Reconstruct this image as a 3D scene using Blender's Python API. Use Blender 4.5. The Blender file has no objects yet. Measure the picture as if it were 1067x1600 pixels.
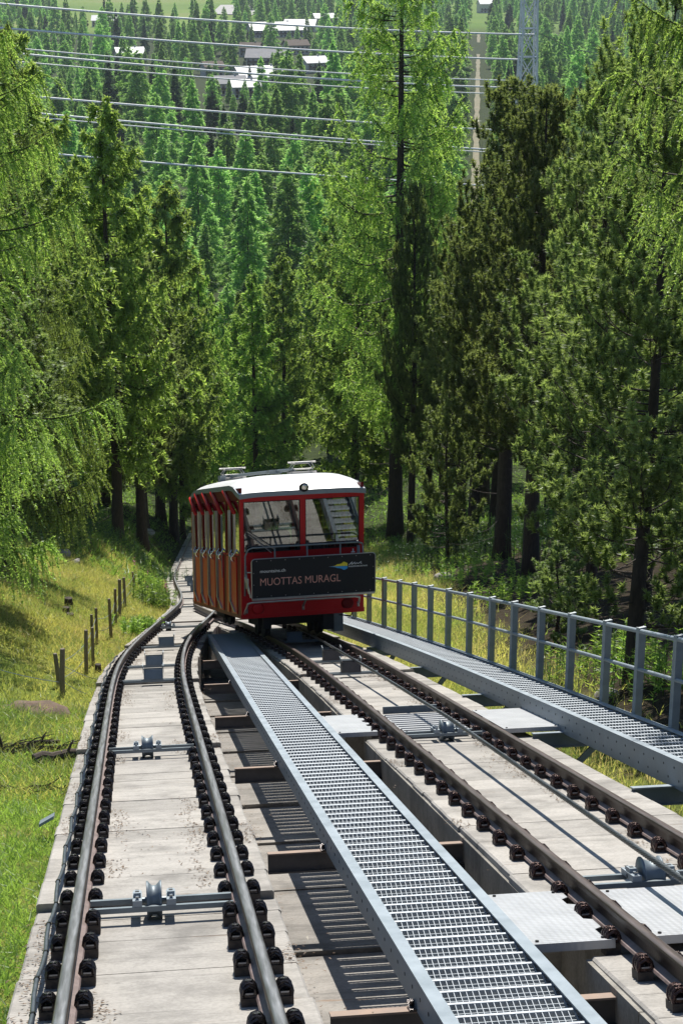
import bpy, math, random
import numpy as np
from mathutils import Vector, Matrix, Quaternion
PI = math.pi
random.seed(7)
RNG = np.random.default_rng(11)
scn = bpy.context.scene
COL = scn.collection

# ------------------------------------------------------------------ camera, sky, sun, exposure
PITCH, YAW, SLOPE, CAMH, FPX = math.radians(17.693), math.radians(6.816), math.radians(17.757), 2.5456, 2800.0
fwd = np.array([math.sin(YAW) * math.cos(PITCH), math.cos(YAW) * math.cos(PITCH), -math.sin(PITCH)])
rgt = np.array([math.cos(YAW), -math.sin(YAW), 0.0])
upv = np.cross(rgt, fwd)
cam_d = bpy.data.cameras.new('camera')
cam_d.sensor_fit = 'VERTICAL'; cam_d.sensor_height = 36.0; cam_d.lens = 36.0 * FPX / 1600.0
cam_d.clip_start = 0.1; cam_d.clip_end = 12000
cam = bpy.data.objects.new('camera', cam_d); COL.objects.link(cam)
cam.matrix_world = Matrix(((rgt[0], upv[0], -fwd[0], 0), (rgt[1], upv[1], -fwd[1], 0), (rgt[2], upv[2], -fwd[2], CAMH), (0, 0, 0, 1)))
scn.camera = cam

SUN_EL, SUN_AZ = math.radians(45), math.radians(8)        # azimuth measured from +Y towards +X
S = Vector((math.sin(SUN_AZ) * math.cos(SUN_EL), math.cos(SUN_AZ) * math.cos(SUN_EL), math.sin(SUN_EL)))
world = bpy.data.worlds.new('World'); scn.world = world; world.use_nodes = True
nt = world.node_tree
for n in list(nt.nodes): nt.nodes.remove(n)
sky = nt.nodes.new('ShaderNodeTexSky'); sky.sky_type = 'NISHITA'; sky.sun_disc = False
sky.sun_elevation = SUN_EL; sky.sun_rotation = SUN_AZ; sky.altitude = 1900; sky.dust_density = 0.6
bg = nt.nodes.new('ShaderNodeBackground'); bg.inputs['Strength'].default_value = 0.10
wo = nt.nodes.new('ShaderNodeOutputWorld')
nt.links.new(sky.outputs[0], bg.inputs[0]); nt.links.new(bg.outputs[0], wo.inputs[0])
sun_d = bpy.data.lights.new('sun', 'SUN'); sun_d.energy = 4.8; sun_d.angle = math.radians(0.53); sun_d.color = (1.0, 0.95, 0.87)
sun = bpy.data.objects.new('sun', sun_d); COL.objects.link(sun)
sun.rotation_euler = S.to_track_quat('Z', 'Y').to_euler(); sun.location = (0, 0, 60)
scn.view_settings.view_transform = 'Standard'; scn.view_settings.look = 'None'
scn.view_settings.gamma = 1.0; scn.view_settings.use_curve_mapping = False
scn.view_settings.exposure = 0.45
scn.cycles.max_bounces = 8; scn.cycles.transparent_max_bounces = 12
scn.cycles.use_denoising = True
HAZE_DENSITY = 0.00008

# ------------------------------------------------------------------ profile of the line and the ground
TA = math.tan(SLOPE)
_ss = np.arange(-40, 9000, 0.5)
_sl = np.interp(_ss, [-40, 75, 125, 220, 420, 700, 1200, 9000], [TA, TA, .15, .08, .04, .015, 0, 0])
_zz = -np.concatenate([[0], np.cumsum((_sl[1:] + _sl[:-1]) * .25)]); _zz -= np.interp(0, _ss, _zz)
def zc(s): return np.interp(s, _ss, _zz)

def curve_fn(pts):
    xs = np.arange(-20, 400, 0.25)
    ys = np.interp(xs, [p[0] for p in pts], [p[1] for p in pts])
    k = np.ones(17) / 17
    for _ in range(2): ys = np.convolve(np.pad(ys, 8, mode='edge'), k, mode='valid')
    return lambda s: np.interp(s, xs, ys)
rail_ll = curve_fn([(-20, -.466), (23, -.466), (26.3, -.45), (29.2, -.38), (31.8, -.22), (35.5, .07), (40, .45), (45, .91), (49, 1.19), (52.5, 1.29), (57.6, 1.30), (64.6, 1.34), (71.4, 1.45), (79.7, 1.74), (88.4, 2.17), (97.4, 2.74), (110, 3.8), (130, 6.4), (160, 12), (400, 90)])
rail_lr = curve_fn([(-20, .594), (24, .594), (26.8, .62), (29.2, .69), (32, .83), (34.8, 1.03), (37.7, 1.32), (40.1, 1.59), (41.5, 1.76), (45, 2.06), (49, 2.27), (52.5, 2.36), (57.6, 2.37), (64.6, 2.41), (71.4, 2.52), (79.7, 2.81), (88.4, 3.24), (97.4, 3.81), (110, 4.9), (130, 7.5), (160, 13.1), (400, 91)])
rail_rl = curve_fn([(-20, 2.751), (23, 2.751), (26.5, 2.74), (30.7, 2.65), (37, 2.32), (41.5, 1.80), (46.5, 1.45), (52, 1.29), (400, 1.3)])
rail_rr = curve_fn([(-20, 3.811), (23, 3.811), (26.5, 3.80), (30.7, 3.71), (37, 3.38), (41.5, 2.86), (46.5, 2.51), (52, 2.36), (400, 2.36)])
walk_l = curve_fn([(-20, 4.74), (14, 4.68), (20, 4.62), (26, 4.5), (31, 4.3), (35, 4.08), (40, 3.72), (46, 3.3), (400, 3.3)])
def slab_left(s): return rail_ll(s) - .31
def slab_right(s): return np.maximum(np.minimum(rail_rr(s) + .53, walk_l(s) - .1), rail_lr(s) + .4)
def sst(a, b, x):
    t = np.clip((x - a) / (b - a), 0, 1); return t * t * (3 - 2 * t)
def wob(x, y): return .5 * np.sin(x * .9 + 1.3 * np.sin(y * .31)) + .5 * np.sin(y * .53 + 1.7 * np.sin(x * .37))
def ground_off(u, s):
    t = slab_left(s) - u; r = u - slab_right(s); t = np.where(t > -.4, np.maximum(t, 0), t)
    b = sst(14, 34, s); b2 = sst(55, 68, s) * (1 - sst(95, 120, s))
    gl = -.36 + (1 - b) * .03 * np.maximum(t, 0) + b * .5 * np.maximum(0, t - .4) + b2 * .7 * np.maximum(0, t - .1)
    gl = 2.6 * np.tanh(gl / 2.6)
    gr = -.95 + .19 * np.maximum(0, r - 1.2); gr = np.minimum(gr, 1.2 + .02 * r)
    mid = np.full_like(gl, -1.5)
    mid = np.where(s > 44, -.5, mid)
    g = np.where(t > -.4, gl, np.where(r > -.4, gr, mid))
    wl = np.clip(np.maximum(t, r) / 3, 0, 1)
    g = g + .12 * wl * wob(u, s)
    fade = 1 - sst(100, 220, s)
    far = 1.5 * np.sin(u * .013 + 1) * np.sin(s * .011) * sst(150, 400, s)
    rise = 900 * sst(2600, 6000, s) + 500 * sst(900, 3500, np.abs(u)) * sst(500, 1500, s)
    return g * fade + far + rise * .6
def gz(u, s):
    u = np.asarray(u, float); s = np.asarray(s, float)
    return zc(s) + ground_off(u, s)
def W(u, s, dz=0.0): return Vector((float(u), float(s), float(zc(s)) + dz))
def ray_dir(px, py):
    d = fwd * FPX + rgt * (px - 533.5) - upv * (py - 800); return d / np.linalg.norm(d)
def at(px, py, Y):                                   # the point on the sight line of a photo pixel at the distance Y along the line
    d = ray_dir(px, py); k = Y / d[1]; return Vector((d[0] * k, Y, CAMH + d[2] * k))
def hit(px, py, dz=None):                            # where that sight line meets the ground
    d = ray_dir(px, py)
    Y = np.concatenate([np.arange(5, 300, .05), np.arange(300, 6000, 1.0)]); k = Y / d[1]
    z = CAMH + d[2] * k
    gzv = gz(d[0] * k, Y) if dz is None else zc(Y) + dz
    i = int(np.argmax(z <= gzv)); return Vector((d[0] * k[i], Y[i], gzv[i]))
def on_ground(px, Y):
    d = ray_dir(px, 800); k = Y / d[1]; u = d[0] * k; return Vector((u, Y, float(gz(u, Y))))

# ------------------------------------------------------------------ materials
def newmat(name):
    m = bpy.data.materials.new(name); m.use_nodes = True
    t = m.node_tree; b = t.nodes['Principled BSDF']; return m, t, b
def N(t, kind, **kw):
    n = t.nodes.new('ShaderNode' + kind)
    for k, v in kw.items():
        if hasattr(n, k): setattr(n, k, v)
        else: n.inputs[k.replace('_', ' ')].default_value = v
    return n
def ramp(t, fac, stops):
    r = N(t, 'ValToRGB'); el = r.color_ramp.elements
    while len(el) < len(stops): el.new(.5)
    for e, (p, c) in zip(el, stops): e.position = p; e.color = (*c, 1)
    t.links.new(fac, r.inputs[0]); return r.outputs[0]
def coords(t, scale=(1, 1, 1), src='Object'):
    tc = N(t, 'TexCoord'); mp = N(t, 'Mapping'); mp.inputs['Scale'].default_value = scale
    t.links.new(tc.outputs[src], mp.inputs[0]); return mp.outputs[0]
def noise(t, vec, scale, detail=4, rough=.55):
    n = N(t, 'TexNoise'); n.inputs['Scale'].default_value = scale; n.inputs['Detail'].default_value = detail; n.inputs['Roughness'].default_value = rough
    t.links.new(vec, n.inputs['Vector']); return n.outputs[0]
def mixc(t, fac, a, b, mode='MIX'):
    m = N(t, 'MixRGB', blend_type=mode)
    for i, v in ((0, fac), (1, a), (2, b)):
        if hasattr(v, 'links'): t.links.new(v, m.inputs[i])
        else: m.inputs[i].default_value = v if i == 0 else (*v, 1)
    return m.outputs[0]
def bump(t, b, h, strength, dist=.01):
    n = N(t, 'Bump'); n.inputs['Strength'].default_value = strength; n.inputs['Distance'].default_value = dist
    t.links.new(h, n.inputs['Height']); t.links.new(n.outputs[0], b.inputs['Normal'])
def plain(name, c1, c2=None, rough=.6, metal=0, scale=6, bmp=.15, coat=0, stretch=(1, 1, 1), spec=None):
    m, t, b = newmat(name); c2 = c2 or tuple(x * .75 for x in c1)
    v = coords(t, stretch); n = noise(t, v, scale, 5, .62)
    t.links.new(ramp(t, n, [(.3, c2), (.7, c1)]), b.inputs['Base Color'])
    b.inputs['Metallic'].default_value = metal
    r = N(t, 'MapRange'); r.inputs['To Min'].default_value = max(0, rough - .12); r.inputs['To Max'].default_value = min(1, rough + .12)
    t.links.new(n, r.inputs['Value']); t.links.new(r.outputs[0], b.inputs['Roughness'])
    if coat: b.inputs['Coat Weight'].default_value = coat; b.inputs['Coat Roughness'].default_value = .04
    if bmp: bump(t, b, noise(t, v, scale * 6, 3), bmp)
    return m
MAT = {}
def concrete(name, base, dark, stain):
    m, t, b = newmat(name); v = coords(t)
    vs = coords(t, (.55, 3.2, 1))
    n1 = noise(t, vs, 1.3, 7, .65); n2 = noise(t, v, 1.7, 9, .72); n3 = noise(t, v, 45, 2); n4 = noise(t, coords(t, (.6, 6, 1)), 2.0, 6, .7); n5 = noise(t, coords(t, (.35, 14, 1)), 2.6, 5, .7); n6 = noise(t, v, 9, 6, .75)
    c = ramp(t, n1, [(.25, dark), (.48, base), (.75, tuple(min(1, x * 1.12) for x in base))])
    c = mixc(t, ramp(t, n2, [(.47, (0, 0, 0)), (.68, (.8, .8, .8))]), c, tuple(x * .66 for x in dark))
    c = mixc(t, ramp(t, n5, [(.60, (0, 0, 0)), (.68, (.8, .8, .8))]), c, tuple(x * .6 for x in dark))
    c = mixc(t, ramp(t, n4, [(.63, (0, 0, 0)), (.71, (.85, .85, .85))]), c, stain)
    c = mixc(t, ramp(t, n6, [(.62, (0, 0, 0)), (.74, (.6, .6, .6))]), c, tuple(x * .5 for x in dark))
    c = mixc(t, ramp(t, n3, [(.35, (.28, .28, .28)), (.6, (0, 0, 0))]), c, tuple(x * .7 for x in dark))
    gi_ = N(t, 'NewGeometry'); hv = N(t, 'HueSaturation'); mr = N(t, 'MapRange'); mr.inputs['To Min'].default_value = .84; mr.inputs['To Max'].default_value = 1.12
    t.links.new(gi_.outputs['Random Per Island'], mr.inputs['Value']); t.links.new(mr.outputs[0], hv.inputs['Value']); t.links.new(c, hv.inputs['Color'])
    t.links.new(hv.outputs[0], b.inputs['Base Color']); b.inputs['Roughness'].default_value = .92
    ad = N(t, 'Math', operation='ADD'); t.links.new(n2, ad.inputs[0]); t.links.new(n6, ad.inputs[1])
    bump(t, b, ad.outputs[0], .4, .01); return m
MAT['concrete'] = concrete('weathered_concrete', (.40, .377, .34), (.26, .245, .22), (.15, .10, .06))
MAT['wall_concrete'] = concrete('mossy_wall_concrete', (.30, .28, .24), (.16, .15, .13), (.10, .08, .05))
MAT['floor'] = concrete('gravelly_floor', (.30, .28, .255), (.18, .17, .155), (.22, .12, .055))
MAT['rail_side'] = plain('rust_brown_rail_steel', (.055, .036, .030), (.028, .020, .018), .45, .5, 9, .2)
MAT['rail_top'] = plain('polished_rail_steel', (.34, .34, .355), (.17, .165, .17), .36, .75, 5, .05, stretch=(8, .4, 1))
MAT['rail_top_brown'] = plain('brown_rail_head_steel', (.15, .115, .105), (.07, .05, .045), .38, .4, 5, .05, stretch=(8, .4, 1))
MAT['clip'] = plain('oily_black_steel', (.095, .085, .082), (.030, .025, .024), .22, .7, 40, .3)
MAT['clip_rust'] = plain('oily_brown_steel', (.11, .062, .052), (.035, .021, .018), .28, .7, 40, .4)
MAT['pad'] = plain('stained_concrete_pad', (.12, .095, .075), (.035, .03, .027), .9, 0, 14, .3)
MAT['galv'] = plain('galvanised_steel', (.29, .335, .37), (.22, .26, .29), .5, .4, 4, .05)
MAT['galv_dark'] = plain('dull_galvanised_steel', (.20, .24, .26), (.15, .18, .20), .5, .35, 6, .08)
MAT['grating'] = plain('grating_steel', (.33, .37, .40), (.27, .30, .325), .6, .15, 20, 0)
MAT['nosing'] = plain('pale_tread_nosing', (.39, .43, .465), (.31, .345, .375), .6, .2, 20, 0)  # slightly paler steel than the grating bars
MAT['beam'] = plain('weathered_beam_steel', (.13, .115, .105), (.07, .065, .062), .6, .3, 5, .2)
MAT['beam_rust'] = plain('rust_dusted_flange', (.36, .25, .18), (.22, .17, .14), .7, .2, 5, .2)
MAT['hole'] = plain('dark_bolt_hole', (.015, .016, .018), None, .6, .2, 10, 0)
MAT['cable'] = plain('greased_wire_rope', (.10, .11, .12), (.05, .055, .06), .38, .7, 60, .3)
MAT['cable_grey'] = plain('grey_plastic_sheath', (.07, .085, .10), (.045, .055, .065), .4, 0, 12, .05)
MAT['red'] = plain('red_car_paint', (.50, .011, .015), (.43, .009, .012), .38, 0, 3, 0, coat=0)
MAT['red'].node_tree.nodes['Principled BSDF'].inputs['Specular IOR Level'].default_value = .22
MAT['red_dark'] = plain('darker_red', (.15, .005, .007), (.11, .004, .005), .5, 0, 3, 0, coat=0)  # deeper red of the side walls between the raised panels
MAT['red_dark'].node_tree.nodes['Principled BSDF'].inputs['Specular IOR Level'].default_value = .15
MAT['white_roof'] = plain('white_roof_paint', (.80, .80, .79), (.70, .71, .70), .35, 0, 4, .03)
MAT['gutter'] = plain('blue_grey_gutter', (.24, .29, .34), (.19, .23, .28), .4, .2, 6, .03)
MAT['alu'] = plain('dull_aluminium', (.50, .49, .47), (.38, .37, .36), .38, .85, 10, .03)
MAT['black'] = plain('black_sheet', (.010, .011, .013), (.007, .008, .010), .8, 0, 4, .02)
MAT['under'] = plain('dark_underframe', (.016, .016, .017), (.008, .008, .009), .95, 0, 5, .1)
MAT['seat'] = plain('grey_seat_back', (.22, .25, .28), (.16, .18, .20), .5, 0, 5, .05)
MAT['white_letter'] = plain('white_print', (.80, .80, .78), (.76, .76, .74), .5, 0, 5, 0)
MAT['copper_letter'] = plain('copper_print', (.70, .35, .27), (.64, .31, .24), .5, 0, 5, 0)
MAT['yellow'] = plain('yellow_print', (.75, .62, .02), (.7, .58, .02), .5, 0, 5, 0)
MAT['blue'] = plain('blue_print', (.02, .32, .70), (.02, .29, .64), .5, 0, 5, 0)
MAT['chrome'] = plain('chrome', (.7, .7, .7), (.6, .6, .6), .15, 1, 10, 0)
MAT['wood_post'] = plain('grey_brown_post_wood', (.27, .22, .15), (.15, .12, .085), .85, 0, 10, .4, stretch=(4, 4, .5))
MAT['bark'] = plain('dark_bark', (.075, .055, .045), (.028, .022, .018), .95, 0, 6, .9, stretch=(3, 3, .6))
MAT['bark_pale'] = plain('pale_grey_bark', (.16, .135, .11), (.07, .055, .045), .95, 0, 6, .9, stretch=(3, 3, .6))
MAT['twig'] = plain('grey_dead_twig', (.17, .145, .12), (.09, .075, .06), .9, 0, 10, .3)
MAT['dark_wood'] = plain('rotting_wood', (.10, .075, .055), (.03, .022, .016), .95, 0, 8, .6)
MAT['rock'] = plain('pale_stone', (.33, .31, .28), (.20, .18, .16), .9, 0, 3, .6)
MAT['wire'] = plain('glare_white_conductor', (.85, .85, .84), (.8, .8, .8), .45, 0, 3, 0)  # white colour stands for sun glare on the aluminium wires
MAT['tower'] = plain('galvanised_lattice', (.75, .77, .78), (.62, .64, .65), .5, .1, 1, 0)
MAT['house_wall'] = plain('white_render', (.60, .57, .50), (.50, .47, .42), .9, 0, .5, .1)
MAT['house_wood'] = plain('dark_chalet_wood', (.14, .085, .05), (.08, .05, .03), .8, 0, 2, .2)
MAT['house_roof'] = plain('pale_metal_roof', (.50, .51, .53), (.42, .43, .45), .5, .1, .4, .05)
MAT['house_roof_dark'] = plain('grey_stone_roof', (.27, .27, .28), (.20, .20, .21), .7, 0, .6, .1)
MAT['pane'] = plain('dark_window_pane', (.03, .035, .04), None, .1, 0, 5, 0)

def glass_mat():
    m, t, b = newmat('car_window_glass')
    b.inputs['Base Color'].default_value = (.8, .86, .85, 1)
    tr = N(t, 'BsdfTransparent'); tr.inputs[0].default_value = (.72, .78, .78, 1)
    gl = N(t, 'BsdfGlossy'); gl.inputs['Roughness'].default_value = .02
    fr = N(t, 'Fresnel'); fr.inputs[0].default_value = 1.52
    mul = N(t, 'Math', operation='MULTIPLY_ADD'); mul.inputs[1].default_value = 2.2; mul.inputs[2].default_value = .10
    t.links.new(fr.outputs[0], mul.inputs[0])
    mx = N(t, 'MixShader'); t.links.new(mul.outputs[0], mx.inputs[0]); t.links.new(tr.outputs[0], mx.inputs[1]); t.links.new(gl.outputs[0], mx.inputs[2])
    t.links.new(mx.outputs[0], t.nodes['Material Output'].inputs[0]); return m
MAT['glass'] = glass_mat()

def plate_mat():
    m, t, b = newmat('diamond_plate_steel'); v = coords(t)
    sep = N(t, 'SeparateXYZ'); t.links.new(v, sep.inputs[0])
    def sn(a, bb, k):
        s1 = N(t, 'Math', operation='MULTIPLY_ADD'); s1.inputs[1].default_value = bb
        t.links.new(sep.outputs[1], s1.inputs[0]); t.links.new(sep.outputs[0], s1.inputs[2])
        s2 = N(t, 'Math', operation='MULTIPLY'); s2.inputs[1].default_value = k; t.links.new(s1.outputs[0], s2.inputs[0])
        s3 = N(t, 'Math', operation='SINE'); t.links.new(s2.outputs[0], s3.inputs[0]); return s3.outputs[0]
    a, c = sn(1, 1.0, 75), sn(1, -1.0, 75)
    mm = N(t, 'Math', operation='MULTIPLY'); t.links.new(a, mm.inputs[0]); t.links.new(c, mm.inputs[1])
    n = noise(t, v, 3, 5)
    t.links.new(ramp(t, n, [(.3, (.33, .34, .35)), (.7, (.43, .44, .45))]), b.inputs['Base Color'])
    b.inputs['Metallic'].default_value = .35; b.inputs['Roughness'].default_value = .45
    bump(t, b, mm.outputs[0], .3, .004); return m
MAT['plate'] = plate_mat()

def ground_mat():
    m, t, b = newmat('meadow_and_forest_ground'); v = coords(t)
    n1 = noise(t, v, .35, 6, .6); n2 = noise(t, v, 2.6, 6, .7); n3 = noise(t, v, 18, 4, .7); n4 = noise(t, v, .9, 5, .6)
    c = ramp(t, n1, [(.3, (.08, .16, .022)), (.5, (.20, .25, .04)), (.66, (.33, .29, .08)), (.8, (.37, .28, .12))])
    c = mixc(t, ramp(t, n2, [(.5, (0, 0, 0)), (.7, (.7, .7, .7))]), c, (.05, .085, .015))
    c = mixc(t, ramp(t, n3, [(.3, (.6, .6, .6)), (.6, (0, 0, 0))]), c, (.07, .06, .03))
    c = mixc(t, ramp(t, n4, [(.66, (0, 0, 0)), (.75, (.85, .85, .85))]), c, (.13, .095, .06))
    geo = N(t, 'NewGeometry'); sep = N(t, 'SeparateXYZ'); t.links.new(geo.outputs['Position'], sep.inputs[0])
    def rng(lo, hi):
        mr = N(t, 'MapRange'); mr.inputs['From Min'].default_value = lo; mr.inputs['From Max'].default_value = hi; t.links.new(sep.outputs[1], mr.inputs['Value']); return mr.outputs[0]
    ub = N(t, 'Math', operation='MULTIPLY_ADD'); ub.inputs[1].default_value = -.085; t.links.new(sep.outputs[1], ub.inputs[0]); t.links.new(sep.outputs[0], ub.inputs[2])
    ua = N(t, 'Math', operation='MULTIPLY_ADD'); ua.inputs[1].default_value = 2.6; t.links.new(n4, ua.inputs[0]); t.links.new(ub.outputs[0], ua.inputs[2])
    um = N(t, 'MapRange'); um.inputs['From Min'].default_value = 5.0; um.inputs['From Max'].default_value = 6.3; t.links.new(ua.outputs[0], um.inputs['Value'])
    c = mixc(t, um.outputs[0], c, ramp(t, n2, [(.35, (.030, .024, .016)), (.7, (.065, .050, .032))]))  # dark needle floor, its tone also painting the shade under the pines
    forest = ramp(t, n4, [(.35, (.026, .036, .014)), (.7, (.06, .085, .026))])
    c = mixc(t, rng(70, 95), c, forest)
    valley = ramp(t, noise(t, v, .004, 4), [(.35, (.12, .21, .035)), (.6, (.19, .27, .055)), (.75, (.26, .24, .10))])
    c = mixc(t, rng(1450, 1600), c, valley)
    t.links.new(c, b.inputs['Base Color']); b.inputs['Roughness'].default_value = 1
    b.inputs['Specular IOR Level'].default_value = .1
    bump(t, b, n3, .8, .06); return m
MAT['ground'] = ground_mat()

def leaf_mat(name, c_lo, c_hi, trans, tw=.45):
    m = bpy.data.materials.new(name); m.use_nodes = True; t = m.node_tree
    for n in list(t.nodes): t.nodes.remove(n)
    at_ = N(t, 'Attribute'); at_.attribute_name = 'tint'
    oi = N(t, 'ObjectInfo')
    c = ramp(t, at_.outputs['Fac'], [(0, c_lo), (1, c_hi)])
    hsv = N(t, 'HueSaturation'); t.links.new(c, hsv.inputs['Color'])
    mr = N(t, 'MapRange'); mr.inputs['To Min'].default_value = .72; mr.inputs['To Max'].default_value = 1.25; t.links.new(oi.outputs['Random'], mr.inputs['Value']); t.links.new(mr.outputs[0], hsv.inputs['Value'])
    mh = N(t, 'MapRange'); mh.inputs['To Min'].default_value = .488; mh.inputs['To Max'].default_value = .506; hsv.inputs['Saturation'].default_value = .90; t.links.new(oi.outputs['Random'], mh.inputs['Value']); t.links.new(mh.outputs[0], hsv.inputs['Hue'])
    d = N(t, 'BsdfDiffuse'); t.links.new(hsv.outputs[0], d.inputs[0])
    tl = N(t, 'BsdfTranslucent'); tc = mixc(t, 1.0, hsv.outputs[0], trans, 'MULTIPLY'); t.links.new(tc, tl.inputs[0])
    gl = N(t, 'BsdfGlossy'); gl.inputs['Roughness'].default_value = .45; gl.inputs[0].default_value = (.9, .95, .9, 1)
    m1 = N(t, 'MixShader'); m1.inputs[0].default_value = tw; t.links.new(d.outputs[0], m1.inputs[1]); t.links.new(tl.outputs[0], m1.inputs[2])
    m2 = N(t, 'MixShader'); m2.inputs[0].default_value = .035; t.links.new(m1.outputs[0], m2.inputs[1]); t.links.new(gl.outputs[0], m2.inputs[2])
    o = N(t, 'OutputMaterial'); t.links.new(m2.outputs[0], o.inputs[0]); return m
MAT['larch'] = leaf_mat('larch_needles', (.060, .130, .024), (.31, .46, .095), (2.1, 2.0, 1.3), .55)
MAT['larch_far'] = leaf_mat('distant_larch_needles', (.085, .19, .062), (.24, .41, .12), (2.1, 2.1, 1.4), .55)
MAT['pine'] = leaf_mat('stone_pine_needles', (.024, .056, .018), (.235, .31, .09), (1.9, 1.9, 1.2), .5)
MAT['spruce'] = leaf_mat('dark_conifer_needles', (.026, .062, .026), (.085, .15, .055), (1.6, 1.6, 1.2), .35)
MAT['grass'] = leaf_mat('meadow_grass', (.13, .22, .030), (.46, .43, .10), (1.7, 1.7, 1.2), .62)
MAT['grass_green'] = leaf_mat('lush_grass', (.10, .22, .022), (.26, .40, .05), (1.7, 1.7, 1.2), .62)
MAT['straw'] = leaf_mat('dry_grass', (.24, .25, .05), (.50, .38, .17), (1.6, 1.6, 1.2), .55)
MAT['litter'] = leaf_mat('brown_needle_litter', (.10, .055, .025), (.26, .16, .08), (1, 1, 1), .2)
MAT['flower'] = leaf_mat('pink_flower_petals', (.45, .10, .28), (.6, .2, .4), (1.2, 1.1, 1.2), .4)

# ------------------------------------------------------------------ mesh helpers
class MB:
    def __init__(self): self.v = []; self.f = []; self.mi = []; self.cm = 0
    def add(self, vs, fs):
        o = len(self.v); self.v += [tuple(p) for p in vs]
        for f in fs: self.f.append(tuple(i + o for i in f)); self.mi.append(self.cm)
    def box(self, a, b, M=None):
        x0, y0, z0 = a; x1, y1, z1 = b
        vs = [(x0, y0, z0), (x1, y0, z0), (x1, y1, z0), (x0, y1, z0), (x0, y0, z1), (x1, y0, z1), (x1, y1, z1), (x0, y1, z1)]
        if M is not None: vs = [M @ Vector(p) for p in vs]
        self.add(vs, [(0, 3, 2, 1), (4, 5, 6, 7), (0, 1, 5, 4), (1, 2, 6, 5), (2, 3, 7, 6), (3, 0, 4, 7)])
    def prism(self, poly, ext):
        n = len(poly); e = Vector(ext); vs = [Vector(p) for p in poly]; vs += [p + e for p in vs]
        self.add(vs, [tuple(range(n))[::-1], tuple(range(n, 2 * n))] + [(i, (i + 1) % n, (i + 1) % n + n, i + n) for i in range(n)])
    def tube(self, pts, r, n=6, cap=True):
        pts = [Vector(p) for p in pts]; m = len(pts)
        rr = [r] * m if isinstance(r, (int, float)) else list(r)
        ref = Vector((0, 0, 1)); vs = []
        t0 = (pts[1] - pts[0]).normalized()
        if abs(t0.dot(ref)) > .9: ref = Vector((1, 0, 0))
        x = ref.cross(t0).normalized()
        for i in range(m):
            t = (pts[min(i + 1, m - 1)] - pts[max(i - 1, 0)]).normalized()
            x = (x - t * x.dot(t)).normalized(); y = t.cross(x)
            for k in range(n):
                a = 2 * PI * k / n; vs.append(pts[i] + (x * math.cos(a) + y * math.sin(a)) * rr[i])
        fs = [(i * n + k, i * n + (k + 1) % n, (i + 1) * n + (k + 1) % n, (i + 1) * n + k) for i in range(m - 1) for k in range(n)]
        if cap: fs += [tuple(range(n))[::-1], tuple(range((m - 1) * n, m * n))]
        self.add(vs, fs)
    def cyl(self, a, b, r, n=12): self.tube([a, b], r, n)
    def lathe(self, c, axis, prof, n=16):
        c = Vector(c); ax = Vector(axis).normalized(); ref = Vector((0, 0, 1)) if abs(ax.z) < .9 else Vector((1, 0, 0))
        x = ref.cross(ax).normalized(); y = ax.cross(x); vs = []
        for (h, r) in prof:
            for k in range(n):
                a = 2 * PI * k / n; vs.append(c + ax * h + (x * math.cos(a) + y * math.sin(a)) * r)
        m = len(prof)
        fs = [(i * n + k, i * n + (k + 1) % n, (i + 1) * n + (k + 1) % n, (i + 1) * n + k) for i in range(m - 1) for k in range(n)]
        fs += [tuple(range(n))[::-1], tuple(range((m - 1) * n, m * n))]
        self.add(vs, fs)
    def sweep(self, prof, path, closed=True):
        """prof: (lateral, normal) points; path: (u, s, dz) on the line"""
        P = [W(*p) for p in path]; m = len(P); n = len(prof); vs = []
        for i in range(m):
            t = (P[min(i + 1, m - 1)] - P[max(i - 1, 0)]).normalized()
            r = Vector((t.y, -t.x, 0)).normalized(); nn = r.cross(t)
            for (a, b) in prof: vs.append(P[i] + r * a + nn * b)
        fs = [(i * n + k, i * n + (k + 1) % n, (i + 1) * n + (k + 1) % n, (i + 1) * n + k) for i in range(m - 1) for k in range(n if closed else n - 1)]
        if closed: fs += [tuple(range(n))[::-1], tuple(range((m - 1) * n, m * n))]
        self.add(vs, fs)
    def mesh(self, name, mats, smooth=False, xf=None, off=None):
        me = bpy.data.meshes.new(name); v = self.v
        if xf: v = [xf(p) for p in v]
        if off is not None: v = [(p[0] - off[0], p[1] - off[1], p[2] - off[2]) for p in v]
        me.from_pydata(v, [], self.f)
        mats = mats if isinstance(mats, (list, tuple)) else [mats]
        for m in mats: me.materials.append(MAT[m] if isinstance(m, str) else m)
        if len(mats) > 1: me.polygons.foreach_set('material_index', self.mi)
        if smooth: me.polygons.foreach_set('use_smooth', [True] * len(self.f))
        me.update(); return me
    def build(self, name, mats, parent=None, smooth=False, xf=None, world=False):
        off = parent.location if (world and parent) else None
        return link(name, self.mesh(name, mats, smooth, xf, off), parent)
def link(name, me, parent=None, M=None):
    o = bpy.data.objects.new(name, me); COL.objects.link(o)
    if parent: o.parent = parent
    if M is not None: o.matrix_local = M
    return o
def tag(o, label=None, cat=None, group=None, kind=None):
    for k, v in (('label', label), ('category', cat), ('group', group), ('kind', kind)):
        if v: o[k] = v
    return o
def thing(name, label, cat, loc=(0, 0, 0), group=None, M=None):
    o = bpy.data.objects.new(name, None); COL.objects.link(o); o.empty_display_size = .2
    if M is not None: o.matrix_world = M
    else: o.location = loc
    return tag(o, label, cat, group)
def frame(u, s, dz=0, heading=0):          # track frame: x right, y along the line downhill, z normal to it
    return Matrix.Translation(W(u, s, dz)) @ Matrix.Rotation(-math.atan(float((zc(s - .5) - zc(s + .5)))), 4, 'X') @ Matrix.Rotation(heading, 4, 'Z')
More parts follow.
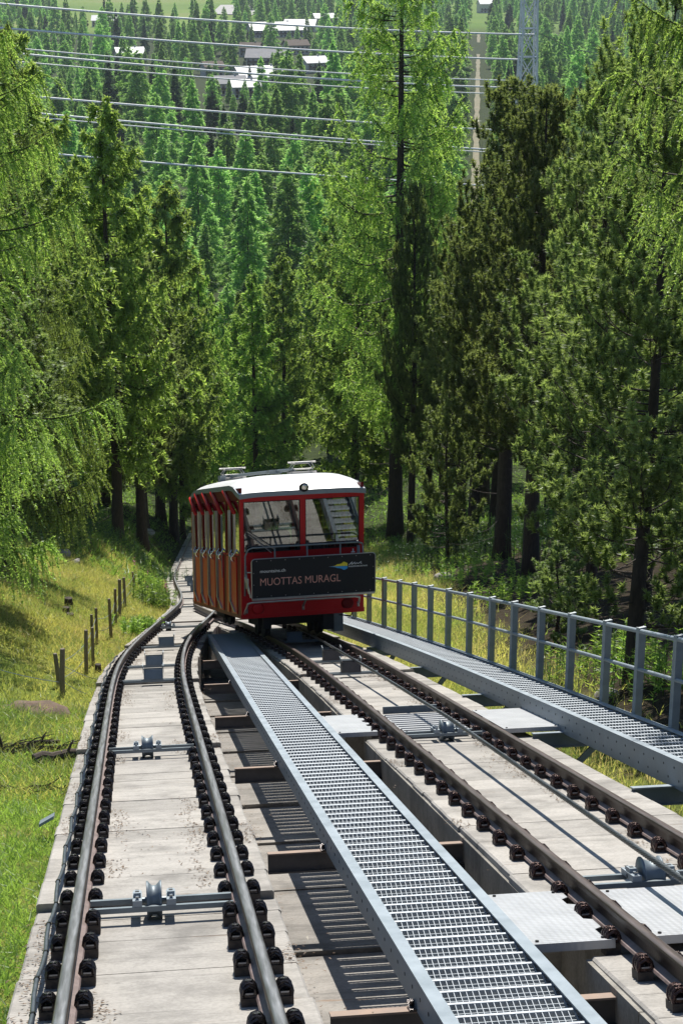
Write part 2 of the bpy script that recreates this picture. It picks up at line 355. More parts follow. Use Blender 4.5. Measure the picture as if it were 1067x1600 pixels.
def tri_mesh(name, tris, mats, mi=None, tint=None):
    """tris (n,3,3) -> mesh"""
    tris = np.ascontiguousarray(tris, dtype=np.float32); n = len(tris)
    me = bpy.data.meshes.new(name); me.vertices.add(n * 3); me.vertices.foreach_set('co', tris.reshape(-1))
    me.loops.add(n * 3); me.loops.foreach_set('vertex_index', np.arange(n * 3, dtype=np.int32))
    me.polygons.add(n); me.polygons.foreach_set('loop_start', np.arange(0, n * 3, 3, dtype=np.int32))
    try: me.polygons.foreach_set('loop_total', np.full(n, 3, dtype=np.int32))
    except Exception: pass
    for m in mats: me.materials.append(MAT[m])
    if mi is not None: me.polygons.foreach_set('material_index', np.asarray(mi, dtype=np.int32))
    if tint is not None:
        a = me.attributes.new('tint', 'FLOAT', 'FACE'); a.data.foreach_set('value', np.asarray(tint, dtype=np.float32))
    me.update(calc_edges=True); return me
def unit(a): return a / np.maximum(np.linalg.norm(a, axis=-1, keepdims=True), 1e-9)

# ------------------------------------------------------------------ the ground
def build_ground():
    s = np.concatenate([np.arange(-8, 60, .5), np.arange(60, 130, 1.0), np.arange(130, 300, 5), np.arange(300, 1200, 30), np.arange(1200, 7001, 200)])
    un = np.concatenate([-np.geomspace(14, 4000, 40)[::-1], np.arange(-13.5, -2, .4), np.arange(-2, 6, .16), np.arange(6, 16, .4), np.geomspace(16, 4000, 40)])
    Sg, Ug = np.meshgrid(s, un, indexing='ij'); Zg = gz(Ug, Sg)
    ns, nu = Sg.shape
    v = np.stack([Ug, Sg, Zg], -1).reshape(-1, 3)
    i = np.arange(ns * nu).reshape(ns, nu)
    q = np.stack([i[:-1, :-1], i[:-1, 1:], i[1:, 1:], i[1:, :-1]], -1).reshape(-1, 4)
    me = bpy.data.meshes.new('hillside_ground'); me.from_pydata(v.tolist(), [], q.tolist())
    me.polygons.foreach_set('use_smooth', [True] * len(me.polygons)); me.materials.append(MAT['ground'])
    return tag(link('hillside_ground', me), kind='structure')
build_ground()

# ------------------------------------------------------------------ concrete track bed
def slab_strip(mb, uf0, uf1, s0, s1, dz0, dz1, depth, rnd, slots=()):
    """one casting: boards across the track with fine joints between them"""
    s = s0; first = True
    while s < s1 - .01:
        e = min(s1, s + rnd.uniform(.38, .8)); g = .007
        if s1 - e < .25: e = s1
        k = (s - s0) / (s1 - s0); k2 = (e - s0) / (s1 - s0); j = rnd.uniform(-.0025, .0025)
        ya, yb = s, e - g
        za, zb = dz0 + (dz1 - dz0) * k + j, dz0 + (dz1 - dz0) * k2 + j
        a, b, c, d = float(uf0(ya)), float(uf1(ya)), float(uf1(yb)), float(uf0(yb))
        jl, jr = rnd.uniform(-.012, .012), rnd.uniform(-.012, .012)
        top = [W(a + jl, ya, za), W(b + jr, ya, za), W(c + jr, yb, zb), W(d + jl, yb, zb)]
        ch = .014
        bot = [p - Vector((0, 0, depth)) for p in top]
        tin = [top[0] + Vector((ch, 0, 0)), top[1] - Vector((ch, 0, 0)), top[2] - Vector((ch, 0, 0)), top[3] + Vector((ch, 0, 0))]
        mid = [p - Vector((0, 0, ch)) for p in top]
        vs = tin + mid + bot
        mb.add(vs, [(0, 1, 2, 3), (0, 4, 5, 1), (1, 5, 6, 2), (2, 6, 7, 3), (3, 7, 4, 0), (4, 8, 9, 5), (5, 9, 10, 6), (6, 10, 11, 7), (7, 11, 8, 4)])
        s = e
rs = random.Random(3)
bed = bpy.data.objects.new('track_bed', None); COL.objects.link(bed); tag(bed, kind='structure')
lj = [3.0, 10.87, 18.62, 26.4, 34.1, 41.6]
for a, b in zip(lj[:-1], lj[1:]):
    m = MB(); slab_strip(m, lambda s: rail_ll(s) - .31, lambda s: np.minimum(rail_lr(s) + .25, 2.1), a, b - .012, -.165, -.225, 1.3, rs); m.build('concrete_slab', 'concrete', bed)
rj = [3.0, 8.86, 10.22, 18.55, 20.3, 26.3, 34.0, 41.6]
for i, (a, b) in enumerate(zip(rj[:-1], rj[1:])):
    m = MB(); gap = i in (1, 3)
    slab_strip(m, (lambda s: rail_rl(s) - .05) if gap else (lambda s: np.maximum(rail_rl(s) - .25, rail_lr(s) + .27)), slab_right, a, b - .012, -.24 if gap else -.17, -.24 if gap else -.215, 1.5, rs); m.build('concrete_slab', 'concrete' if not gap else 'wall_concrete', bed)
for a, b in zip([41.6, 50, 58, 66, 74, 82, 90, 98], [50, 58, 66, 74, 82, 90, 98, 106]):
    m = MB(); slab_strip(m, lambda s: rail_ll(s) - .33, lambda s: np.maximum(rail_rr(s), rail_lr(s)) + .4, a, b - .02, -.19, -.22, .8, rs); m.build('concrete_slab', 'concrete', bed)
# low wall course under the edge of the right slab, with its ledge line
m = MB()
for a, b in zip(rj[:-1], rj[1:]):
    if b - a < 2: continue
    s = a
    while s < b - .5:
        e = min(b, s + 2.4)
        for k, (z0, z1) in enumerate(((-.62, -.235), (-1.05, -.635), (-1.6, -1.065))):
            pu = .018 + .006 * k + rs.uniform(0, .006)
            pts = [(float(max(rail_rl(q) - .25, rail_lr(q) + .27)) - pu, q) for q in (s + .006, e - .006)]
            vs = [W(pts[0][0], pts[0][1], z0), W(pts[1][0], pts[1][1], z0), W(pts[1][0], pts[1][1], z1), W(pts[0][0], pts[0][1], z1)]
            vs += [p + Vector((pu + .006, 0, 0)) for p in vs]
            m.add(vs, [(0, 1, 2, 3), (3, 2, 6, 7), (0, 4, 5, 1), (1, 5, 6, 2), (0, 3, 7, 4)])
        s = e
m.build('formwork_course', 'wall_concrete', bed)
m = MB(); s = 3.0
while s < 40:
    e = min(40, s + 2.25); j = rs.uniform(-.012, .012)
    vs = [W(.3, s, -1.0 + j), W(2.9, s, -1.0 + j), W(2.9, e - .012, -1.0 + j - .03), W(.3, e - .012, -1.0 + j - .03)]
    vs += [p - Vector((0, 0, .2)) for p in vs]
    m.add(vs, [(0, 1, 2, 3), (0, 4, 5, 1), (2, 6, 7, 3)]); s = e
tag(m.build('drain_floor', 'floor'), kind='structure')

# ------------------------------------------------------------------ rails with their clips
MAT['rail_foot'] = plain('dusty_rail_foot', (.24, .18, .165), (.14, .10, .09), .6, .2, 12, .2)
RAIL = [(-.036, -.016), (-.031, -.006), (-.018, -.001), (.0, 0), (.018, -.001), (.031, -.006), (.036, -.016), (.036, -.040), (.012, -.052), (.012, -.115), (.055, -.132), (.062, -.145), (-.062, -.145), (-.055, -.132), (-.012, -.115), (-.012, -.052), (-.036, -.040)]
def clip_mesh(steel, side):
    m = MB(); m.cm = 1                               # pad of stained concrete below, arched spring clip on it
    x0, x1 = .052, .136
    m.box((x0, -.062, -.225), (x1 + .004, .060, -.15))
    m.cm = 0
    cx0 = (x0 + x1) / 2
    for yc, rr, zz in ((-.048, .041, -.125), (.030, .041, -.125), (-.008, .036, -.118)):
        m.tube([(cx0 - math.cos(a) * rr, yc + .012 * math.sin(a), zz + math.sin(a) * rr * 1.25) for a in np.linspace(-.5, PI + .5, 9)], .0115 if yc != -.008 else .014, 6)
    m.box((x0 + .006, -.05, -.15), (x1 - .006, .045, -.128)); m.box((x0 + .008, .004, -.1275), (x1 - .008, .02, -.088))
    cx = (x0 + x1) / 2
    m.tube([(cx - .036, -.062, -.13), (cx - .032, -.064, -.10), (cx, -.066, -.080), (cx + .032, -.064, -.10), (cx + .036, -.062, -.13)], .009, 5)
    m.tube([(cx, -.012, -.09), (cx, -.012, -.062)], [.024, .022], 6)
    m.cm = 2; m.box((cx - .022, -.060, -.130), (cx + .022, -.0525, -.122)); m.cm = 0
    me = m.mesh('rail_clip', [steel, 'pad', 'clip_glint'], False)
    if side < 0:
        for v in me.vertices: v.co.x = -v.co.x
        me.flip_normals()
    return me
MAT['clip_glint'] = plain('painted_clip_glint', (.42, .42, .43), (.30, .30, .31), .35, .3, 20, 0)  # pale colour standing for the small glint on each clip front
CLIPS = {(st, sd): clip_mesh(st, sd) for st in ('clip', 'clip_rust') for sd in (-1, 1)}
def rail(fn, s0, s1, label, steel, clip_end, skip=lambda s, sd: False):
    o = W(fn(12), 12, 0)
    r = thing('rail', label, 'rail', o, 'running rails of the passing loop')
    path = [(float(fn(s)), float(s), 0) for s in np.arange(s0, s1, .5 if s1 < 60 else .75)]
    m = MB(); n = len(RAIL); m.sweep(RAIL, path)
    m.mi = []
    for i in range(len(path) - 1): m.mi += [1 if k in (1, 2, 3, 4) else 2 if k in (9, 10, 12, 13) else 0 for k in range(n)]
    m.mi += [0, 0]
    rb_ = m.build('rail_bar', ['rail_side', 'rail_top' if steel == 'clip' else 'rail_top_brown', 'rail_foot'], r, world=True)
    rb_.data.polygons.foreach_set('use_smooth', [q == 1 for q in m.mi])
    s = 5.3
    while s < clip_end:
        h = math.atan2(-(float(fn(s + .3)) - float(fn(s - .3))), .6)
        M = frame(float(fn(s)), s, 0, h); M.translation = M.translation - o
        for sd in (-1, 1):
            if not skip(s, sd): link('rail_clip', CLIPS[(steel, sd)], r, M)
        s += .62 + .015 * math.sin(s * 7)
    return r
rail(rail_ll, 3, 108, 'outer rail of the curving track beside the grass, a grey pipe along it', 'clip', 46, )
rail(rail_lr, 3, 108, 'rail of the curving track on the side towards the grating stairway', 'clip', 39)
rail(rail_rl, 3, 46.6, 'brown rail between the grating stairway and the haul cable', 'clip_rust', 38)
rail(rail_rr, 3, 60, 'rail under the car on the far side of the haul cable', 'clip_rust', 38)

# grey pipe clipped along the first rail
m = MB(); pth = [(float(rail_ll(s)) - .155 + .008 * math.sin(s * 5), s, -.055 - .01 * math.sin(s * 5)) for s in np.arange(3, 30.5, .31)]
pt = thing('cable_conduit', 'thin grey pipe strapped along the outer side of the curving rail', 'pipe', W(*pth[20]))
m.tube([W(*p) for p in pth], .014, 6); m.build('pipe', 'cable_grey', pt, True, world=True)
m = MB()
for p in pth[::2]: m.tube([W(p[0], p[1] - .012, p[2]), W(p[0], p[1] + .012, p[2])], .0185, 6)
tag(m.build('pipe_strap', 'clip', pt, world=True), kind='stuff')

# ------------------------------------------------------------------ cable rollers and guide boxes
def cross_bars(t, u0, u1, z, gap=.26):
    for y in (-gap / 2, gap / 2):
        m = MB(); m.box((u0, y - .022, z - .034), (u1, y + .022, z)); m.build('cross_bar', 'galv_dark', t)
def roller(u, s, label, hw, x0, x1):
    t = thing('cable_roller', label, 'cable roller', M=frame(u, s, 0), group='cable rollers between the rails')
    cross_bars(t, x0 - u, x1 - u, -.10)
    m = MB(); R = .125
    m.lathe((-hw, 0, -.09), (1, 0, 0), [(0, .05), (0, R), (.010, R), (.022, R * .88), (hw - .012, R * .76), (hw + .012, R * .76), (2 * hw - .022, R * .88), (2 * hw - .010, R), (2 * hw, R), (2 * hw, .05)], 24)
    m.build('sheave', 'galv_dark', t, True)
    for sg in (-1, 1):
        m = MB(); c = sg * (hw + .06)
        m.box((c - .03, -.15, -.099), (c + .03, .15, -.06)); m.box((c - .024, -.05, -.06), (c + .024, .05, -.03))
        for y in (-.115, -.075, .075, .115): m.tube([(c, y, -.06), (c, y, -.045)], .011, 6)
        m.build('bearing_block', 'galv', t)
        m = MB()
        for y in (-.115, .0, .115): m.box((c - .013, y - .017, -.0292 if y == 0 else -.0445), (c + .013, y + .017, -.0275 if y == 0 else -.0435))
        m.build('bolt_slot', 'hole', t)
    m = MB(); m.cyl((-hw - .09, 0, -.09), (hw + .09, 0, -.09), .02, 8); m.build('axle', 'galv_dark', t)
    return t
roller(-.01 + .03, 10.55, 'grooved cable roller nearest the front, between the rails of the curving track', .05, -.40, .53)
roller(.02, 18.1, 'grooved cable roller farther along the curving track, beside a slab joint', .062, -.40, .53)
roller(.62, 38.6, 'small cable roller just before the rails of the two tracks meet', .062, .40, 1.36)
roller(3.32, 10.4, 'cable roller carrying the haul cable, next to the checker plates', .07, 2.82, 3.74)
roller(3.36, 18.2, 'cable roller under the haul cable beside the ribbed plate', .07, 2.82, 3.74)
def guide_box(u, s, label, x0, x1, rust):
    t = thing('cable_guide', label, 'cable guide', M=frame(u, s, 0), group='steel guide boxes between the rails')
    cross_bars(t, x0 - u, x1 - u, -.12, .16)
    m = MB()
    for (xa, xb, za, zb) in ((-.15, -.142, -.12, .06), (.142, .15, -.12, .10)): m.box((xa, -.1, za), (xb, .12, zb))
    m.prism([(-.142, -.10, -.11), (.142, -.10, -.11), (.142, -.06, .04), (-.142, -.06, .04)], (0, .008, 0))
    m.prism([(-.142, .10, -.11), (.142, .10, -.11), (.142, .08, .05), (-.142, .08, .05)], (0, .008, 0))
    m.box((-.141, -.098, -.118), (.141, .11, -.108)); m.build('guide_trough', 'beam' if rust else 'galv_dark', t)
    for sg in (-1, 1):
        m = MB(); m.prism([(sg * .155, -.11, .10), (sg * .155, .09, .13), (sg * .155, .0, -.02)], (sg * .008, 0, 0)); m.build('guide_cheek', 'galv', t)
    return t
guide_box(.16, 26.2, 'steel guide box of a close pair on the curving track, the one nearer the front', -.42, .60, False)
guide_box(.20, 28.8, 'steel guide box of a close pair on the curving track, the one farther off', -.38, .66, False)
guide_box(.48, 33.1, 'single steel guide box in the bend of the curving track', -.10, .88, False)
guide_box(3.24, 25.9, 'rusty guide box beside the haul cable, the nearer one of the pair', 2.80, 3.76, True)
guide_box(3.20, 28.2, 'rusty guide box beside the haul cable, the farther one close to the car', 2.76, 3.72, True)
guide_box(3.0, 33.0, 'guide box in the shadow underneath the red car', 2.55, 3.5, False)

for k_, s_ in enumerate((47.6, 52.4, 57.2, 62.0, 66.8)): guide_box(float(rail_ll(s_)) + .55, s_, ('steel guide box where the two tracks have just joined', 'second guide box beyond the joining of the tracks', 'third guide box beyond the joining of the tracks', 'fourth guide box beyond the joining, in the tree shade', 'fifth guide box beyond the joining, in the tree shade')[k_], float(rail_ll(s_)) + .06, float(rail_ll(s_)) + 1.0, False)
# haul cable: six strands laid round each other
hc = thing('haul_cable', 'grey twisted steel haul cable running up between the rails from the car', 'cable', W(3.25, 15, .08))
m = MB(); sv = np.arange(2.0, 33.5, .035)
hu = np.interp(sv, [2, 9, 18, 24, 31, 34], [3.20, 3.23, 3.345, 3.31, 3.21, 3.1]); hz = .085 + .0 * sv
for k in range(6):
    ph = sv * 2 * PI / .30 + k * PI / 3
    m.tube([W(hu[i] + .0135 * math.cos(ph[i]), sv[i], hz[i] + .0135 * math.sin(ph[i])) for i in range(len(sv))], .0098, 4)
m.build('wire_rope', 'cable', hc, True, world=True)

# ------------------------------------------------------------------ cross beams
def ibeam(m, x0, x1, h=.16, b=.10, tf=.012, z=0):
    m.cm = 1; m.box((x0, -b / 2, z - tf), (x1, b / 2, z)); m.cm = 0
    m.box((x0, -b / 2, z - h), (x1, b / 2, z - h + tf)); m.box((x0 + .001, -.006, z - h + tf), (x1 - .001, .006, z - tf))
names = ['nearest the front, its rusty end bare below the grating', 'second from the front, its top dusted with rust', 'third from the front with a long shadow under it', 'fourth from the front', 'fifth from the front, close to the rail bend', 'last one before the car']
for s, nm in zip((8.25, 12.65, 17.25, 21.9, 26.35, 30.8), names):
    u0 = float(rail_lr(s)) + .33; u1 = float(rail_rl(s)) - .21
    t = thing('support_beam', 'steel beam under the middle stairway, ' + nm, 'beam', M=frame(0, s, -.275), group='beams under the middle stairway')
    m = MB(); ibeam(m, u0, u1); m.build('beam_bar', ['beam', 'beam_rust'], t)
    m = MB(); m.box((u1 - .10, -.07, -.30), (u1 + .0, .07, -.162)); m.build('bracket_shoe', 'under', t)
names = ['nearest the front where the slab edge is broken', 'below the end of the checker plate', 'third from the front', 'fourth from the front', 'last one before the car']
for s, nm in zip((14.1, 17.95, 22.1, 26.4, 30.8), names):
    u0 = float(slab_right(s)) - .05; u1 = float(walk_l(s)) + .66
    t = thing('support_beam', 'grey steel beam carrying the railed walkway, ' + nm, 'beam', M=frame(0, s, -.15), group='beams under the railed walkway')
    m = MB(); ibeam(m, u0, u1, .17, .11); m.build('beam_bar', ['galv_dark', 'galv'], t)
    m = MB(); m.prism([(u0 + .04, -.03, -.75), (u0 + .12, -.03, -.75), (u1 - .25, -.03, -.172), (u1 - .35, -.03, -.172)], (0, .05, 0)); m.build('brace', 'galv_dark', t)

# ------------------------------------------------------------------ grating walkways
def tread_mesh(w):
    m = MB(); d = .235; y1 = d / 2; m.cm = 1
    m.box((-w / 2, y1 - .016, -.034), (w / 2, y1, 0))                        # solid nosing on the downhill edge
    m.cm = 0; y = -d / 2 + .006
    while y < y1 - .045: m.box((-w / 2, y - .0020, -.036), (w / 2, y + .0020, -.004)); y += .033
    x = -w / 2 + .016
    while x < w / 2: m.box((x - .0019, -d / 2, -.018), (x + .0019, y1 - .017, -.002)); x += .033
    m.box((-w / 2 - .004, -d / 2, -.045), (-w / 2 - .0005, y1, .001)); m.box((w / 2 + .0005, -d / 2, -.045), (w / 2 + .004, y1, .001))
    return m.mesh('grating_tread', ['grating', 'nosing'])
def channel(fn, side, hgt, top, s0, s1, fl=.078):
    e = .008; o = -side
    prof = [(0, 0), (o * fl, 0), (o * fl, -e), (o * e, -e), (o * e, -hgt + e), (o * fl, -hgt + e), (o * fl, -hgt), (0, -hgt)]
    if side > 0: prof = prof[::-1]
    m = MB(); m.sweep([(a, b) for a, b in prof], [(float(fn(s)), float(s), top) for s in np.arange(s0, s1, .5)]); return m
def hole_row(fn, side, zs, top, s0, s1, step, r=.0115):
    m = MB(); s = s0
    while s < s1:
        for k, z in enumerate(zs):
            c = W(float(fn(s + k * step / 2)), s + k * step / 2, top + z); d = Vector((side, 0, 0))
            m.tube([c + d * -.002, c + d * .0025], r, 7)
        s += step
    return m
def walkway(label, group, fl, width, top, hgt, s0, s1, zs, step):
    fr = lambda s: fl(s) + width
    t = thing('grating_walkway', label, 'walkway', W(float(fl(15)), 15, top), group)
    channel(fl, -1, hgt, top, s0, s1).build('side_channel', 'galv', t, world=True)
    channel(fr, 1, hgt, top, s0, s1).build('side_channel', 'galv', t, world=True)
    tag(hole_row(fl, -1, zs, top, s0, s1 - .3, step).build('bolt_hole', 'hole', t, world=True), kind='stuff')
    tag(hole_row(fr, 1, zs, top, s0, s1 - .3, step).build('bolt_hole', 'hole', t, world=True), kind='stuff')
    me = tread_mesh(width - .03); o = t.location
    s = s0 + .15; k = 0
    while s < s1 - .1:
        c = W(float(fl(s)) + width / 2, s, top - .058)
        h = math.atan2(-(float(fl(s + .3)) - float(fl(s - .3))), .6)
        link('grating_tread', me, t, Matrix.Translation(c - o) @ Matrix.Rotation(h, 4, 'Z')); s += .2235
    return t
mid_l = lambda s: 1.385 + 0 * s
mw = walkway('long grating stairway in the middle between the two tracks', 'grating walkways beside the tracks', mid_l, .765, -.09, .18, 4.2, 35.6, (-.085,), .26)
m = MB()
for s in (8.25, 12.65, 17.25, 21.9, 26.35):
    c = W(1.375, s, -.262); m.box((-.03, -.05, -.004), (.02, .05, .012), Matrix.Translation(c)); m.tube([c + Vector((-.01, 0, .012)), c + Vector((-.01, 0, .04))], .014, 6)
m.build('clamp', 'clip', mw, world=True)
rw = walkway('grating walkway with a handrail along its outer side, beyond the haul cable track', 'grating walkways beside the tracks', walk_l, .64, .10, .26, 9.0, 46, (-.08, -.19), .30)

# handrail
hr = thing('guard_rail', 'grey steel handrail of two tubes on flat posts along the outer walkway', 'railing', W(5.4, 20, .1))
ps = [12.6, 13.75, 14.95, 16.2, 17.45, 18.72, 20.25, 21.74, 23.24, 24.61, 26.12, 27.68, 29.12, 30.52, 31.88, 33.35, 34.9, 36.5]
def hru(s): return float(walk_l(s)) + .64 + .05
MAT['post_steel'] = plain('handrail_post_steel', (.33, .37, .38), (.24, .275, .285), .55, .2, 6, .05)
pm = MB(); pm.box((-.046, -.010, -.30), (.046, .004, 1.0)); pm.box((-.046, .004, -.30), (-.038, .045, 1.0)); pm.box((.038, .004, -.30), (.046, .045, 1.0)); pm.box((-.047, -.011, 1.0), (.047, .020, 1.006))
pme = pm.mesh('post', 'post_steel')
for s in ps:
    link('post', pme, hr, Matrix.Translation(W(hru(s), s, .1) - hr.location) @ Matrix.Rotation(.35, 4, 'Z'))
for nm, zz, r in (('top_rail', 1.06, .026), ('mid_rail', .62, .023)):
    m = MB(); m.tube([W(hru(s) - .02, s, zz) for s in np.arange(11.2, 37.5, .7)], r, 8); m.build(nm, 'galv', hr, True, world=True)
# ------------------------------------------------------------------ checker plates
def plate(label, x0, x1, s0, s1, dz, notch=None, ribs=0):
    t = thing('checker_plate', label, 'metal plate', M=frame((x0 + x1) / 2, (s0 + s1) / 2, dz), group='checker plates bridging gaps in the track bed')
    w, l = (x1 - x0) / 2, (s1 - s0) / 2 / math.cos(SLOPE)
    m = MB()
    if notch:
        side = notch; pts = [(-w, -l), (w, -l)] if side > 0 else [(-w, l), (-w, -l), (w, -l), (w, l)]
        if side > 0:
            y = -l + .1
            while y < l - .15: pts += [(w, y), (w - .05, y + .03), (w - .05, y + .17), (w, y + .22)]; y += .42
            pts += [(w, l), (-w, l)]
        m.prism([(x, y, -.006) for x, y in pts], (0, 0, .006))
    else: m.box((-w, -l, -.006), (w, l, 0))
    m.box((-w, -l - .006, -.05), (w, -l - .0005, 0)); m.build('plate_sheet', 'plate', t)
    if ribs:
        m = MB()
        for k in range(ribs):
            y = -l + (k + .5) * 2 * l / ribs
            m.box((-w + .01, y - .012, .0005), (w - .01, y + .012, .012))
        m.build('plate_rib', 'plate', t)
    m = MB()
    for x in (-w + .04, w - .06):
        for y in (-l + .05, l - .06): m.tube([(x, y, 0), (x, y, .009)], .012, 6)
    m.build('bolt', 'clip', t)
    return t
plate('checker plate nearest the front, between the middle stairway and the brown rail', 2.17, 2.66, 8.9, 10.2, -.125, notch=1)
plate('checker plate nearest the front, inside the haul cable track beside the roller', 2.90, 3.72, 8.9, 10.12, -.12)
plate('pale plate farther along, between the middle stairway and the brown rail', 2.17, 2.64, 18.6, 20.3, -.125, notch=1)
plate('ribbed pale plate under the haul cable farther along', 2.92, 3.68, 18.45, 20.15, -.13, ribs=9)
plate('pale plate bridging from the track to the railed walkway', 4.0, 4.66, 18.1, 19.95, -.10)
m = MB(); m.box((-.32, -.02, -.02), (.36, .02, .07)); o = m.build('steel_stop', 'galv_dark'); o.matrix_world = frame(3.28, 20.4, -.13); tag(o, 'upright dark steel strip behind the ribbed plate under the cable', 'steel strip')
m = MB(); m.prism([(-.08, -.10, -.04), (.05, -.12, .03), (.05, .08, .03), (-.08, .12, -.04)], (.0, 0, .025)); o = m.build('drain_flap', 'galv'); o.matrix_world = frame(-.86, 14.25, -.19); tag(o, 'small grey metal flap sticking out of the slab edge over the grass', 'metal flap')

# ------------------------------------------------------------------ the funicular car
CH, CT = math.radians(6.3), math.tan(math.radians(17.6))
C0 = at(378, 966, 31.78)
ex = Vector((math.cos(math.radians(3.4)), math.sin(math.radians(3.4)), 0)); ey = Vector((-math.sin(CH), math.cos(CH), 0))
CW, CL = 2.35, 6.4
car_o = C0 + ex * (CW / 2)
car = thing('funicular_car', 'red funicular railway car with white roof and black name board on its end', 'railway car', car_o)
def CX(p): x, y, z = p; q = ex * x + ey * y; return (q.x, q.y, q.z + z - CT * y)
def cb(mb, name, mat, parent=car, smooth=False): return mb.build(name, mat, parent, smooth, xf=CX)
HW = CW / 2
Z_SILL, Z_HEAD, Z_EAVE, Z_FRONT = 1.28, 2.14, 2.60, 2.42
# end walls
for y0, y1, nm in ((0, .06, 'front_wall'), (CL - .06, CL, 'back_wall')):
    m = MB(); m.box((-HW, y0, 0), (HW, y1, 1.30)); m.box((-HW, y0, 2.30), (HW, y1, Z_FRONT))
    for xa, xb in ((-HW, -HW + .065), (-.045, .055), (HW - .095, HW)): m.box((xa, y0 + .001, 1.30), (xb, y1 - .001, 2.30))
    if nm == 'front_wall': m.box((-HW - .012, -.012, -.02), (HW + .012, 0, .07))
    w = cb(m, nm, 'red')
    for xa, xb in ((-HW + .065, -.045), (.055, HW - .095)):
        m = MB(); m.box((xa + .012, y0 + .02, 1.312), (xb - .012, y0 + .03, 2.288)); p = cb(m, 'window', 'glass')
        m = MB()
        for bx in (((xa, y0 - .006, 1.30), (xb, y0 + .035, 1.312)), ((xa, y0 - .006, 2.288), (xb, y0 + .035, 2.30)), ((xa, y0 - .006, 1.3125), (xa + .012, y0 + .035, 2.2875)), ((xb - .012, y0 - .006, 1.3125), (xb, y0 + .035, 2.2875))): m.box(*bx)
        cb(m, 'window_seal', 'black', p)
# floor and sides
m = MB(); m.box((-HW + .05, .07, .10), (HW - .05, CL - .07, .18)); cb(m, 'floor', 'under')
pil = [.62, 1.1, 2.15, 2.7, 3.84, 4.9, 5.95]
for sx in (-1, 1):
    m = MB()
    xa, xb = sorted((sx * HW, sx * (HW - .05)))
    m.box((xa, .062, .02), (xb, CL - .062, Z_SILL)); m.box((xa, .062, Z_HEAD + .20), (xb, CL - .062, Z_EAVE - .02))
    for y in [.10, 1.18, 1.68, 2.62, 3.72, 4.78, 5.84, CL - .12]: m.box((xa + .001, y - .055, Z_SILL), (xb - .001, y + .055, Z_HEAD + .20))
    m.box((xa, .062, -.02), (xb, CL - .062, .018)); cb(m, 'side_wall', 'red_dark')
    bays = [(.16, 1.02), (1.24, 1.58), (1.74, 2.55), (2.78, 3.64), (3.84, 4.70), (4.90, 5.76), (5.92, 6.25)]
    for a, b in bays:
        m = MB(); x0, x1 = sorted((sx * (HW + .002), sx * (HW + .022)))
        m.box((x0, a + (.26 if b - a > .5 else .05), .06), (x1, b - .02, Z_SILL - .06)); cb(m, 'door_panel' if b - a > .5 else 'side_panel', 'red')
        m = MB(); x0, x1 = sorted((sx * (HW - .03), sx * (HW - .022)))
        m.box((x0, a + .02, Z_SILL + .005), (x1, b - .02, Z_HEAD + .195)); g = cb(m, 'window', 'glass')
        m = MB(); x0, x1 = sorted((sx * (HW - .02), sx * (HW + .012)))
        m.box((x0, a, Z_SILL - .03), (x1, b, Z_SILL + .004)); cb(m, 'window_frame', 'red', g)
        if b - a > .5 :
            m = MB(); q = sx * (HW + .03); yc = (a + b) / 2
            m.tube([(q - sx * .01, yc - .28, 1.36), (q + sx * .05, yc - .25, 1.26), (q + sx * .06, yc, 1.20), (q + sx * .05, yc + .25, 1.26), (q - sx * .01, yc + .28, 1.36)], .014, 6)
            m.tube([(q - sx * .01, yc, 1.12), (q + sx * .05, yc, 1.18), (q + sx * .02, yc, 1.30)], .022, 6); cb(m, 'handle', 'chrome', smooth=True)
    for y in (1.1, 2.7, 3.84, 4.9, 5.95):
        m = MB(); x0, x1 = sorted((sx * (HW + .003), sx * (HW + .05))); m.box((x0, y - .035, .30), (x1, y + .035, Z_HEAD + .02)); cb(m, 'guide_strip', 'alu')
        m = MB(); m.prism([(x0, y + .03, .32), (x0, y - .07, .30), (x0, y - .58, .10), (x0, y - .48, .09)], (x1 - x0 - .012, 0, 0)); cb(m, 'step_edge', 'alu')
    m = MB(); x0, x1 = sorted((sx * (HW + .003), sx * (HW + .035))); m.box((x0, 2.03, .75), (x1, 2.07, Z_HEAD - .1)); cb(m, 'grab_rail', 'galv_dark')
    for a, b in ((.45, 1.7), (2.0, 3.25), (3.25, 4.42), (4.42, 5.5), (5.5, 6.3)):
        zt = Z_HEAD + .05 + (b - a) * .36
        m = MB(); q = sx * (HW + .035)
        m.tube([(q, a, Z_HEAD - .03), (q - sx * .015, b, min(zt, Z_EAVE - .05))], .042, 8); cb(m, 'door_head', 'red', smooth=True)
# roof with hipped ends
def arch(x, zc_, drop): return zc_ + (1 - abs(x / (HW + .02)) ** 5) * drop
xs = np.linspace(-(HW + .02), HW + .02, 19)
rows = [(-.05, Z_FRONT + .02, .035), (.10, Z_FRONT + .06, .07), (.35, Z_EAVE - .06, .13), (.62, Z_EAVE + .01, .16), (1.0, Z_EAVE + .04, .18), (2.6, Z_EAVE + .04, .18), (4.6, Z_EAVE + .04, .18), (5.6, Z_EAVE + .03, .17), (6.1, Z_EAVE - .05, .12), (CL + .05, Z_FRONT + .02, .035)]
m = MB(); vs = [(float(x), y, arch(x, z, d)) for y, z, d in rows for x in xs]; nx = len(xs)
vs2 = [(x, y, z - .05) for x, y, z in vs]
fs = [(r * nx + i, r * nx + i + 1, (r + 1) * nx + i + 1, (r + 1) * nx + i) for r in range(len(rows) - 1) for i in range(nx - 1)]
m.add(vs, fs); m.add(vs2, [f[::-1] for f in fs]); roof = cb(m, 'roof', 'white_roof', smooth=True)
m = MB()                                            # gutter band all round the roof edge
